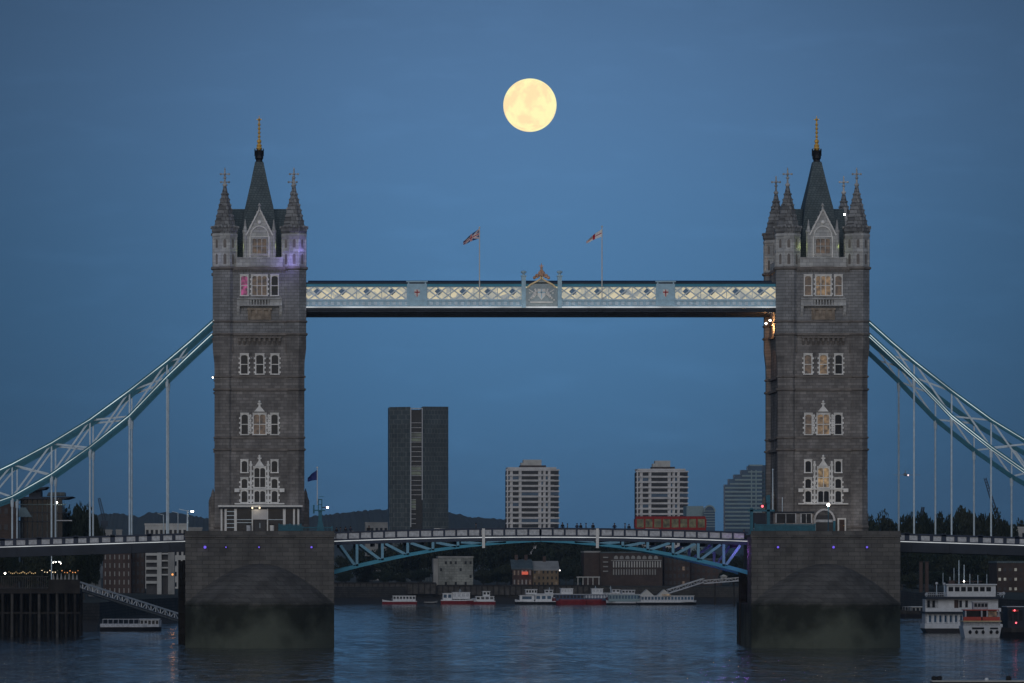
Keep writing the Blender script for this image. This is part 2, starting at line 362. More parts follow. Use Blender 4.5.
def hill(pts, Y, depth, name, mat=None):
    mb = MB(); rnd = random.Random(len(pts))
    xs = []
    for i in range(len(pts)-1):
        (p0, r0), (p1, r1) = pts[i], pts[i+1]; n = max(2, int(abs(p1-p0)/2))
        for k in range(n):
            t = k/n; xs.append((X(p0+(p1-p0)*t, Y), Z(r0+(r1-r0)*t+rnd.uniform(-.9, .9)*(1 if 0 < t else .3), Y)))
    xs.append((X(pts[-1][0], Y), Z(pts[-1][1], Y)))
    rows = [(-.5, .0), (-.3, .55), (-.12, .88), (0, 1.0), (.3, .8), (.7, .0)]
    for j in range(len(rows)-1):
        (d0, h0), (d1, h1) = rows[j], rows[j+1]
        for i in range(len(xs)-1):
            (xa, za), (xb, zb) = xs[i], xs[i+1]
            mb.face([(xa, Y+d0*depth, 4+(za-4)*h0), (xb, Y+d0*depth, 4+(zb-4)*h0), (xb, Y+d1*depth, 4+(zb-4)*h1), (xa, Y+d1*depth, 4+(za-4)*h1)])
    return mb.build(name, mat or M['hill'], kind='structure')
hill([(-250, 520), (-100, 508), (0, 520), (85, 522), (100, 514), (118, 513), (140, 517), (150, 512), (180, 513), (215, 520), (300, 518), (330, 514), (360, 511), (392, 509), (420, 513), (450, 512), (470, 517), (505, 519), (540, 527), (620, 530), (760, 532), (900, 530), (1100, 526), (1300, 530)], 6400, 700, 'hills')

# ------------------------------------------------------------ the moon
def moon():
    D = 26000; p = Vector((X(529.9, D), D, Z(105.2, D))); r = 26.6/F*D
    m, t, b = newmat('full moon'); N, L = t.nodes, t.links
    tc = N.new('ShaderNodeTexCoord'); n = N.new('ShaderNodeTexNoise'); n.inputs['Scale'].default_value = 1.5/r; n.inputs['Detail'].default_value = 5; n.inputs['Roughness'].default_value = .5
    mp = N.new('ShaderNodeMapping'); mp.inputs['Location'].default_value = (3*r, 1*r, 5*r)
    L.new(tc.outputs['Object'], mp.inputs[0]); L.new(mp.outputs[0], n.inputs[0])
    rr = N.new('ShaderNodeValToRGB'); L.new(n.outputs[0], rr.inputs[0]); rr.color_ramp.elements[0].position = .42; rr.color_ramp.elements[1].position = .53
    rr.color_ramp.elements[0].color = (1, .79, .44, 1); rr.color_ramp.elements[1].color = (1, .95, .50, 1)
    b.inputs['Base Color'].default_value = (0, 0, 0, 1); b.inputs['Specular IOR Level'].default_value = 0
    L.new(rr.outputs[0], b.inputs['Emission Color']); b.inputs['Emission Strength'].default_value = 1.05
    mb = MB(); k = 32
    mb.lathe(0, 0, [(max(.1, r*math.sin(math.pi*i/k)), -r*math.cos(math.pi*i/k)) for i in range(k+1)], 64)
    o = mb.build('moon', m, smooth=True); o.location = p
    tag(o, 'full pale yellow moon high in the sky above the walkway', 'moon')
moon()

def light(name, loc, col, e, r=.3, kind='POINT', spot=None, parent=None):
    d = bpy.data.lights.new(name, kind); o = bpy.data.objects.new(name, d); C.objects.link(o); o.location = loc; d.energy = e; d.color = col; d.shadow_soft_size = r
    return o
# ------------------------------------------------------------ bridge piers
TWX = [4.43, 88.8]; TX2 = 89.12                              # tower axes
PF = 794.0
def pier(cx, which):
    t = thing('bridge_pier', (cx, 800, 0), which, 'bridge pier', 'granite river piers of the bridge')
    hw = 11.1; top = Z(531, PF)
    mb = MB()
    mb.prism_z([(cx-hw, PF), (cx+hw, PF), (cx+hw, 805), (cx+8.9, 840), (cx-8.9, 840), (cx-hw, 805)], -2, 6.5)
    mb.prism_z([(cx-hw, PF+.05), (cx+hw, PF+.05), (cx+hw, 800), (cx+9.4, 811), (cx+8.2, 836), (cx-8.2, 836), (cx-9.4, 811), (cx-hw, 800)], 6.5, top-.9)
    mb.build('body', M['pier'], t)
    n = 24; cap = MB(); ol = []
    for i in range(n+1):
        u = -1+2*i/n; ol.append((cx+hw*u, PF-8.5*(1-abs(u)**2.2)))
    zs = 6.6
    rows = [(0, -2), (0, zs)] + [(s/8, zs+5.9*math.sin(s/8*math.pi/2)) for s in range(1, 9)]
    grid = []
    for s, z in rows:
        grid.append([(x+(cx-x)*s, y+(PF-y)*s, z) for x, y in ol])
    for a, b in zip(grid, grid[1:]):
        for i in range(n): cap.face([a[i], a[i+1], b[i+1], b[i]])
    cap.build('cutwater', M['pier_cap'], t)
    rim = MB()
    for i in range(n):
        (x0, y0), (x1, y1) = ol[i], ol[i+1]
        rim.bar((x0, y0-.02, zs-.1), (x1, y1-.02, zs-.1), .2, .3)
    rim.build('cutwater_rim', M['pier'], t)
    c = MB(); c.box(cx-hw-.12, cx+hw+.12, PF-.18, PF+1.0, top-.9, top-.45); c.box(cx-hw-.02, cx+hw+.02, PF-.05, PF+.6, top-.45, top+.02)
    c.box(cx-9.4, cx+9.4, 800.2, 836.2, top-.9, top-.5)
    c.build('parapet', M['pier'], t)
    p = MB().box(cx-hw+.1, cx+hw-.1, PF+.7, 800.1, top-.92, top-.55); p.build('pavement', M['asphalt'], t)
    return t
p1 = pier(TWX[0], 'dark granite pier with rounded cutwater cap, under the tower with the glass entrance pavilion')
p2 = pier(TWX[1], 'dark granite pier with rounded cutwater cap, under the tower with the teal entrance railing')
ptop = Z(531, PF)
def small_lamp(px, py, Y, mat, r, name, label, cat, group=None, body=True, box=.16):
    x, z = X(px, Y), Z(py, Y)
    t = thing(name, (x, Y, z), label, cat, group)
    MB().ball((x, Y-.05, z), r).build('bulb', mat, t)
    if body: MB().box(x-box, x+box, Y+r*.5, Y+r*.5+.3, z-box*.6, z+box).build('housing', M['iron_black'], t)
    return t
lab = ['violet lamp on the pavilion side pier, outermost on the wall beside the approach span', 'small violet lamp second from the outer edge of the pavilion side pier', 'dim violet lamp at the middle of the pavilion side pier wall', 'violet lamp on the pavilion side pier nearest the lifting span',
       'violet lamp on the railing side pier nearest the lifting span', 'bright violet lamp at the middle of the railing side pier wall', 'violet lamp on the railing side pier nearest the approach span']
for (px, r), l in zip(((205, .22), (226, .11), (259, .12), (311.5, .16), (778, .17), (833.5, .19), (867, .16)), lab):
    small_lamp(px, 547.2, PF-.25, M['bulb_violet'], r, 'pier_lamp', l, 'lamp', 'violet lamps along the pier walls')

# ------------------------------------------------------------ towers
def px(d): return d/6.66                        # tower-face pixels to metres
def zt(row): return Z(row, 800)
def tower(cx, label, lit, extra):
    t = thing('bridge_tower', (cx, 800, ptop-.6), label, 'tower', 'gothic towers of the bridge')
    Y0 = 800.0; zb = ptop-.6
    tc = [(cx+sx*5.2, Y0+1.86+sy*17.0) for sx in (-1, 1) for sy in (0, 1)]
    R8 = math.pi/8
    # walls
    w = MB(); w.box(cx-5.2, cx+5.2, Y0+.62, Y0+20.1, zb, zt(334)); w.box(cx-6.15, cx+6.15, Y0+1.9, Y0+18.8, zb, zt(334)-.01)
    w.build('wall', M['granite'], t)
    w = MB(); w.box(cx-5.2, cx+5.2, Y0+.5, Y0+20.2, zt(334), zt(267)); w.box(cx-6.35, cx+6.35, Y0+1.9, Y0+18.8, zt(334)-.01, zt(267)-.01)
    w.build('upper_wall', M['granite_grey'], t)
    # corner turrets
    for x, y in tc:
        mb = MB(); mb.lathe(x, y, [(1.69, zb), (1.69, zt(372)), (1.72, zt(362)), (1.98, zt(348)), (1.98, zt(334))], 8, R8)
        tu = mb.build('turret', M['granite'], t)
        MB().lathe(x, y, [(1.98, zt(334)), (1.98, zt(269))], 8, R8).build('turret_upper_stage', M['granite_grey'], tu)
        mb = MB(); mb.lathe(x, y, [(1.86, zt(267)), (1.86, zt(236))], 8, R8)
        for k in range(8):                      # slim attached shafts and blind lancets on the top stage
            a = R8+k*math.pi/4; mb.lathe(x+1.86*math.cos(a), y+1.86*math.sin(a), [(.16, zt(266)), (.16, zt(238))], 6)
        mb.lathe(x, y, [(1.93, zt(252)), (1.98, zt(251.2)), (1.98, zt(250)), (1.93, zt(249))], 8, R8)
        mb.lathe(x, y, [(1.88, zt(239)), (2.06, zt(236)), (2.06, zt(233.8)), (1.9, zt(233))], 8, R8)
        mb.build('turret_top_stage', M['ashlar'], tu)
        for k in range(8):
            mb = MB(); a = k*math.pi/4; ca, sa = math.cos(a), math.sin(a); r = 1.73
            c0 = Vector((x+r*ca, y+r*sa, 0)); tv = Vector((-sa, ca, 0))*.22
            for z0, z1 in ((zt(247.5), zt(240.5)), (zt(264), zt(255))):
                mb = MB(); mb.face([tuple(c0-tv+Vector((0, 0, z0))), tuple(c0+tv+Vector((0, 0, z0))), tuple(c0+tv+Vector((0, 0, z1))), tuple(c0+Vector((0, 0, z1+.3))), tuple(c0-tv+Vector((0, 0, z1)))]); mb.build('lancet', M['band'], tu)
        mb = MB(); mb.lathe(x, y, [(1.95, zt(233)), (2.12, zt(231)), (2.12, zt(228)), (1.8, zt(228))], 8, R8)
        for k in range(16):
            a = k*math.pi/8; mb.box(x+2.0*math.cos(a)-.16, x+2.0*math.cos(a)+.16, y+2.0*math.sin(a)-.16, y+2.0*math.sin(a)+.16, zt(228.3), zt(225.6))
        mb.lathe(x, y, [(1.82, zt(228)), (1.36, zt(216)), (.92, zt(204)), (.56, zt(195)), (.30, zt(187)), (.22, zt(185))], 8, R8)
        for k in range(8):
            a = R8+k*math.pi/4
            for i in range(7):
                f = i/7; rr = 1.72*(1-f)+.32*f; z = zt(226)+(zt(188)-zt(226))*f
                mb.ball((x+rr*math.cos(a), y+rr*math.sin(a), z), .15, 5)
        sp = mb.build('spire', M['spire'], tu)
        mb = MB(); mb.lathe(x, y, [(.2, zt(186)), (.36, zt(184.6)), (.36, zt(183.5)), (.15, zt(182)), (.13, zt(178)), (.30, zt(177)), (.13, zt(176)), (.10, zt(168)), (.02, zt(166.5))], 8)
        zc = zt(173.2)
        mb.bar((x-.62, y, zc), (x+.62, y, zc), .16); mb.bar((x, y-.62, zc), (x, y+.62, zc), .16)
        for d in ((-.62, 0), (.62, 0), (0, -.62), (0, .62)): mb.ball((x+d[0], y+d[1], zc), .17, 6)
        mb.build('finial', M['trim'] if y > 810 and cx > 50 and x > cx else M['ashlar'], tu)
    # string courses round the whole shaft
    def course(row, h, out, mat='band', dentil=False, up=False):
        mb = MB(); z = zt(row)
        base = 1.98 if row < 350 else 1.69
        for x, y in tc: mb.lathe(x, y, [(base, z-h*.5), (base+out, z-h*.15), (base+out, z+h*.3), (base, z+h*.5)], 8, R8)
        o = out*.9; yf = Y0+(.5 if row < 334.5 else .62)
        mb.box(cx-5.2, cx+5.2, yf-o, yf+.4, z-h*.4, z+h*.4); mb.box(cx-5.2, cx+5.2, Y0+19.6, Y0+20.2+o, z-h*.4, z+h*.4)
        mb.box(cx-6.35-o, cx-5.9, Y0+2.6, Y0+18, z-h*.4, z+h*.4); mb.box(cx+5.9, cx+6.35+o, Y0+2.6, Y0+18, z-h*.4, z+h*.4)
        if dentil:
            k = 22
            for i in range(k):
                xx = cx-4.7+9.4*i/(k-1); mb.box(xx-.1, xx+.1, yf-o-.02, yf, z-h*.4-.3, z-h*.4)
        return mb.build('string_course', M[mat], t)
    for row, h, o_, d in ((268, .55, .28, True), (321.3, .35, .2, False), (334, .45, .24, False), (376.5, .38, .2, False), (389.3, .45, .24, False), (437.5, .35, .17, False), (449.5, .42, .24, False), (527, .5, .2, False)):
        course(row, h, o_, 'band', d)
    # corbel table under the upper stage
    mb = MB()
    for i in range(9):
        x = cx-3.0+6.0*i/8; mb.prism_x([(Y0+.62, zt(345)), (Y0+.62, zt(338)), (Y0+.15, zt(338)), (Y0+.15, zt(341))], x-.16, x+.16)
    mb.box(cx-3.3, cx+3.3, Y0+.1, Y0+.62, zt(338), zt(336.5))
    for sx in (-1, 1):
        for dx in (4.0, 4.4, 4.8): mb.prism_y([(cx+sx*dx-.1, zt(352)), (cx+sx*dx+.1, zt(352)), (cx+sx*dx+.02, zt(343)), (cx+sx*dx-.02, zt(343))], Y0+.3, Y0+.62)
    mb.build('corbel_table', M['band'], t)
    # windows: a pale toothed surround with mullions, and dark or lit glass behind
    def window(x, w, r0, r1, cols, rows, pane='glass', teeth=True, arch=False, mat='trim', bd=.17, yf=None):
        yf = yf if yf is not None else (Y0+.5 if r1 < 334 else Y0+.62)
        z0, z1 = zt(r1), zt(r0); xa, xb = cx+x-w/2, cx+x+w/2; f = yf-.24
        mb = MB(); mb.box(xa-bd, xa, f, yf, z0-bd, z1+bd); mb.box(xb, xb+bd, f, yf, z0-bd, z1+bd)
        mb.box(xa, xb, f, yf, z1, z1+bd); mb.box(xa-bd*1.3, xb+bd*1.3, f-.1, yf, z0-bd, z0-.01)
        mb.box(xa-bd*1.2, xb+bd*1.2, f-.07, yf, z1+bd+.005, z1+bd+.11)
        if teeth:
            k = max(2, int((z1-z0)/.62)); st = (z1-z0)/k
            for i in range(k):
                zz = z0+st*i
                mb.box(xa-bd-.2, xa-bd+.005, f+.03, yf, zz+.06, zz+st*.5); mb.box(xb+bd-.005, xb+bd+.2, f+.03, yf, zz+.06, zz+st*.5)
        for i in range(1, cols): xx = xa+w*i/cols; mb.box(xx-.055, xx+.055, f+.06, yf, z0, z1)
        for i in range(1, rows): zz = z0+(z1-z0)*i/rows; mb.box(xa, xb, f+.08, yf, zz-.06, zz+.06)
        cw = w/cols
        for i in range(cols):                   # little pointed heads to each light
            xc = xa+cw*(i+.5)
            mb.prism_y([(xc-cw/2, z1), (xc-cw/2, z1-.2), (xc-cw*.3, z1-.06), (xc, z1)], f+.08, yf)
            mb.prism_y([(xc+cw/2, z1), (xc, z1), (xc+cw*.3, z1-.06), (xc+cw/2, z1-.2)], f+.08, yf)
        o = mb.build('window', M[mat], t)
        pm = MB().box(xa, xb, yf-.035, yf-.01, z0, z1); ps = pm.build('pane', M[pane], o)
        return o
    L = lit
    window(0, 2.15, 276, 295, 3, 2, L[0]); window(-2.28, .95, 276, 295, 1, 2, L[1], mat='trim', teeth=False); window(2.28, .95, 276, 295, 1, 2, L[2], teeth=False)
    window(-2.28, 1.0, 355, 373.5, 1, 2, L[3]); window(.04, 1.05, 355, 373.5, 1, 2, L[4]); window(2.32, 1.0, 355, 373.5, 1, 2, L[5])
    window(.02, 1.75, 414.5, 434, 2, 2, L[6]); window(-2.22, .95, 414.5, 434, 1, 2, L[7]); window(2.26, .95, 414.5, 434, 1, 2, L[8])
    window(-2.26, .85, 461, 472, 1, 1, L[9], teeth=False); window(2.26, .85, 461, 472, 1, 1, 'glass', teeth=False)
    window(.05, 1.6, 468, 487, 2, 2, L[10]); window(-2.26, .85, 479, 488, 1, 1, 'glass'); window(2.26, .85, 479, 488, 1, 1, 'glass')
    window(.05, 1.6, 491, 502, 2, 1, 'glass'); window(-2.26, .85, 491, 502, 1, 1, 'glass'); window(2.26, .85, 491, 502, 1, 1, 'glass')
    # tracery panels linking the group of three, ornaments, balcony
    mb = MB()
    for sx in (-1, 1):
        for k in range(4):
            z = zt(432)+.15+k*.72; mb.box(cx+sx*1.40-.2, cx+sx*1.40+.2, Y0+.46, Y0+.62, z, z+.3)
        mb.box(cx+sx*1.37-.06, cx+sx*1.37+.06, Y0+.48, Y0+.62, zt(434), zt(414))
        for k in range(2): mb.ball((cx+sx*1.15, Y0+.5, zt(358)-k*.0), .16, 6)
    mb.build('tracery_panel', M['trim'], t)
    def ornament(r0, r1, w):
        z0, z1 = zt(r1), zt(r0); mb = MB()
        mb.prism_y([(cx-w, z0), (cx+w, z0), (cx+.16, z0+(z1-z0)*.45), (cx+.12, z1-.3), (cx, z1), (cx-.12, z1-.3), (cx-.16, z0+(z1-z0)*.45)], Y0+.3, Y0+.62)
        mb.box(cx-.3, cx+.3, Y0+.33, Y0+.6, z0+(z1-z0)*.62, z0+(z1-z0)*.74)
        mb.ball((cx, Y0+.38, z0+(z1-z0)*.86), .2, 6)
        mb.build('ornament', M['trim'], t)
    ornament(400, 411.5, .8); ornament(454.5, 466, .7)
    mb = MB(); mb.box(cx-3.75, cx+3.75, Y0+.2, Y0+.62, zt(489.6), zt(488.4)); mb.box(cx-3.75, cx-3.0, Y0+.15, Y0+.3, zt(492), zt(489)); mb.box(cx+3.0, cx+3.75, Y0+.15, Y0+.3, zt(492), zt(489))
    for sx in (-1, 1):
        mb.box(cx+sx*1.3-.13, cx+sx*1.3+.13, Y0+.4, Y0+.62, zt(503), zt(461)+.0)
        for k in range(7): mb.box(cx+sx*1.3-.22, cx+sx*1.3+.22, Y0+.38, Y0+.62, zt(502)+k*.9, zt(502)+k*.9+.35)
    mb.box(cx-3.75, cx+3.75, Y0+.22, Y0+.62, zt(504.4), zt(503.0))
    mb.build('balcony_sill', M['trim'], t)
    mb = MB()                                   # projecting balcony below the top windows
    mb.box(cx-3.4, cx+3.4, Y0-.15, Y0+.5, zt(306), zt(304.6)); mb.box(cx-3.4, cx+3.4, Y0-.2, Y0+.5, zt(299.4), zt(298))
    for sx in (-1, 1):
        mb.box(cx+sx*2.45-.95, cx+sx*2.45+.95, Y0-.05, Y0+.5, zt(304.8), zt(299.2))
        mb.prism_x([(Y0+.5, zt(316)), (Y0+.5, zt(306)), (Y0-.1, zt(306)), (Y0+.1, zt(312))], cx+sx*3.2-.22, cx+sx*3.2+.22)
    for k in range(7): xx = cx-1.3+2.6*k/6; mb.box(xx-.1, xx+.1, Y0, Y0+.3, zt(304.8), zt(299.2))
    mb.build('balcony', M['ashlar'], t)
    mb = MB()
    mb.box(cx-1.85, cx+1.85, Y0+.1, Y0+.5, zt(310), zt(308)); mb.box(cx-1.75, cx+1.75, Y0+.3, Y0+.5, zt(319.6), zt(310))
    for k in range(4): xx = cx-1.45+2.9*k/3; mb.prism_x([(Y0+.3, zt(319)), (Y0+.3, zt(310)), (Y0+.02, zt(310)), (Y0+.02, zt(313))], xx-.17, xx+.17)
    mb.build('balcony_corbel', M['corbel'], t)
    # parapet, dormers and roof
    mb = MB()
    for y in (Y0+.55, Y0+19.8): mb.box(cx-3.5, cx+3.5, y, y+.4, zt(267.5), zt(258)); mb.box(cx-3.5, cx+3.5, y-.08, y+.48, zt(258), zt(257)); mb.box(cx-1.7, cx+1.7, y-.1, y, zt(266), zt(259))
    for x in (cx-6.3, cx+5.9): mb.box(x, x+.4, Y0+3.8, Y0+16.9, zt(267.5), zt(258))
    mb.box(cx-6.1, cx+6.1, Y0+1, Y0+20, zt(267.5), zt(265))
    mb.build('parapet', M['ashlar'], t)
    yc = Y0+9.4
    zr = lambda row: Z(row, 809.4)
    rf = MB()
    def frus(rows):
        for (h0, d0, z0), (h1, d1, z1) in zip(rows, rows[1:]):
            a = [(cx-h0, yc-d0, z0), (cx+h0, yc-d0, z0), (cx+h0, yc+d0, z0), (cx-h0, yc+d0, z0)]; b = [(cx-h1, yc-d1, z1), (cx+h1, yc-d1, z1), (cx+h1, yc+d1, z1), (cx-h1, yc+d1, z1)]
            for i in range(4): j = (i+1) % 4; rf.face([a[i], a[j], b[j], b[i]])
    frus([(3.3, 5.2, zr(266)), (2.75, 4.4, zr(240)), (2.15, 3.3, zr(209)), (1.3, 2.1, zr(184)), (.66, 1.0, zr(163)), (.6, .9, zr(162))])
    rf.build('roof', M['slate'], t)
    for s in (-1, 1):                           # lateral dormer roofs facing along the road
        mb = MB(); mb.prism_x([(yc-3.0, zr(244)), (yc-3.1, zr(262)), (yc+3.1, zr(262)), (yc+3.0, zr(244)), (yc+.1, zr(209)), (yc-.1, zr(209))], *sorted((cx+s*1.2, cx+s*4.15)))
        d = mb.build('side_dormer', M['slate'], t)
        xw = cx+s*4.15
        mb = MB(); mb.prism_x([(yc-3.1, zr(262)), (yc-3.1, zr(240)), (yc, zr(207.5)), (yc+3.1, zr(240)), (yc+3.1, zr(262))], *sorted((xw, xw+s*.4)))
        mb.build('gable', M['ashlar'], d)
    for s, yw in ((-1, Y0+.95), (1, Y0+19.2)):
        ya, yb = sorted((yw, yw-s*.5)); mb = MB()
        mb.prism_y([(cx-2.05, zt(267)), (cx+2.05, zt(267)), (cx+2.05, zt(236)), (cx+1.5, zt(226)), (cx+.5, zt(215)), (cx, zt(207.5)), (cx-.5, zt(215)), (cx-1.5, zt(226)), (cx-2.05, zt(236))], ya, yb)
        for sx in (-1, 1):
            xx = cx+sx*2.15; yy = (ya+yb)/2+s*.1
            mb.lathe(xx, yy, [(.33, zt(267)), (.33, zt(233)), (.4, zt(232)), (.4, zt(230)), (.27, zt(229)), (.04, zt(219))], 6)
            for k in range(5):                  # crockets up the gable
                f = (k+.5)/5; mb.ball((cx+sx*(1.95*(1-f)+.15*f), ya+.25, zt(234)*(1-f)+zt(210)*f+.12), .15, 5)
        mb.lathe(cx, (ya+yb)/2, [(.2, zt(209)), (.12, zt(206)), (.26, zt(205)), (.05, zt(202.5))], 6)
        dm = mb.build('front_dormer' if s < 0 else 'rear_dormer', M['ashlar'], t)
        if s < 0:
            mb = MB()
            n = 10                              # raised blind arch over the window
            for i in range(n):
                a0, a1 = math.pi*i/n, math.pi*(i+1)/n
                mb.bar((cx-1.35*math.cos(a0), ya-.08, zt(236)+1.35*math.sin(a0)*1.15), (cx-1.35*math.cos(a1), ya-.08, zt(236)+1.35*math.sin(a1)*1.15), .16, .16)
            for sx in (-1, 1): mb.box(cx+sx*1.42-.1, cx+sx*1.42+.1, ya-.16, ya, zt(257), zt(236)); mb.bar((cx+sx*2.0, ya-.1, zt(235)), (cx, ya-.1, zt(208.5)), .22, .2)
            mb.box(cx-1.5, cx+1.5, ya-.22, ya, zt(255.2), zt(254)); mb.ball((cx, ya-.03, zt(222)), .3, 8)
            mb.box(cx-1.3, cx+1.3, ya-.12, ya, zt(236.6), zt(235.8))
            mb.build('gable_tracery', M['trim'], dm)
            window(0, 2.1, 238.5, 253, 3, 2, L[11], teeth=False, mat='ashlar', yf=ya)
            rm = MB(); rm.prism_y([(cx-1.95, zt(262)), (cx-1.95, zt(237)), (cx, zt(212)), (cx+1.95, zt(237)), (cx+1.95, zt(262))], yb+.01, yc-3); rm.build('dormer_roof', M['slate'], dm)
    mb = MB(); mb.lathe(cx, yc, [(.56, zr(162.5)), (.52, zr(160)), (.68, zr(158.4)), (.68, zr(156)), (.6, zr(155)), (.80, zr(150.6)), (.4, zr(150.2))], 8, R8)
    for k in range(8): a = R8+k*math.pi/4; mb.lathe(cx+.70*math.cos(a), yc+.70*math.sin(a), [(.07, zr(156)), (.07, zr(148.8))], 4)
    mb.build('roof_crown', M['iron_black'], t)
    mb = MB(); prof = [(.34, zr(150.2)), (.5, zr(148.5)), (.32, zr(147)), (.42, zr(145.5)), (.2, zr(143.6)), (.34, zr(142)), (.34, zr(140.6)), (.13, zr(139))]
    r0 = 138
    while r0 > 122: prof += [(.12, zr(r0)), (.25, zr(r0-1.3)), (.12, zr(r0-2.6))]; r0 -= 4
    prof += [(.1, zr(121)), (.28, zr(119.6)), (.08, zr(118.4)), (.02, zr(115.5))]
    mb.lathe(cx, yc, prof, 8); mb.bar((cx-.38, yc, zr(119.4)), (cx+.38, yc, zr(119.4)), .12)
    mb.build('gold_finial', M['gold'], t)
    # road porches on both sides
    for s in (-1, 1):
        mb = MB(); a, b_ = sorted((cx+s*6.1, cx+s*7.35)); mb.box(a, b_, Y0+5, Y0+16, zb, zt(513)); a, b_ = sorted((cx+s*6.1, cx+s*7.1)); mb.box(a, b_, Y0+6, Y0+15, zt(513), zt(497))
        mb.lathe(cx+s*7.0, Y0+5.6, [(.3, zt(513)), (.3, zt(494)), (.03, zt(488))], 6); mb.lathe(cx+s*7.4, Y0+15, [(.3, zb), (.3, zt(500)), (.03, zt(495))], 6)
        mb.build('road_porch', M['granite'], t)
    return t
litL = ['lit_dim', 'lit_pink', 'glass', 'glass', 'glass', 'glass', 'lit_dim', 'glass', 'glass', 'glass', 'glass', 'lit_dim']
litR = ['lit_warm', 'lit_dim', 'lit_dim', 'lit_dim', 'lit_warm', 'glass', 'lit_warm', 'lit_dim', 'glass', 'glass', 'lit_gold', 'lit_dim']
tw1 = tower(TWX[0], 'gothic granite bridge tower with a slate spire and a glass entrance pavilion at its foot', litL, 0)
tw2 = tower(TX2, 'gothic granite bridge tower with rear turrets showing and a globe lamp at its foot', litR, 0)

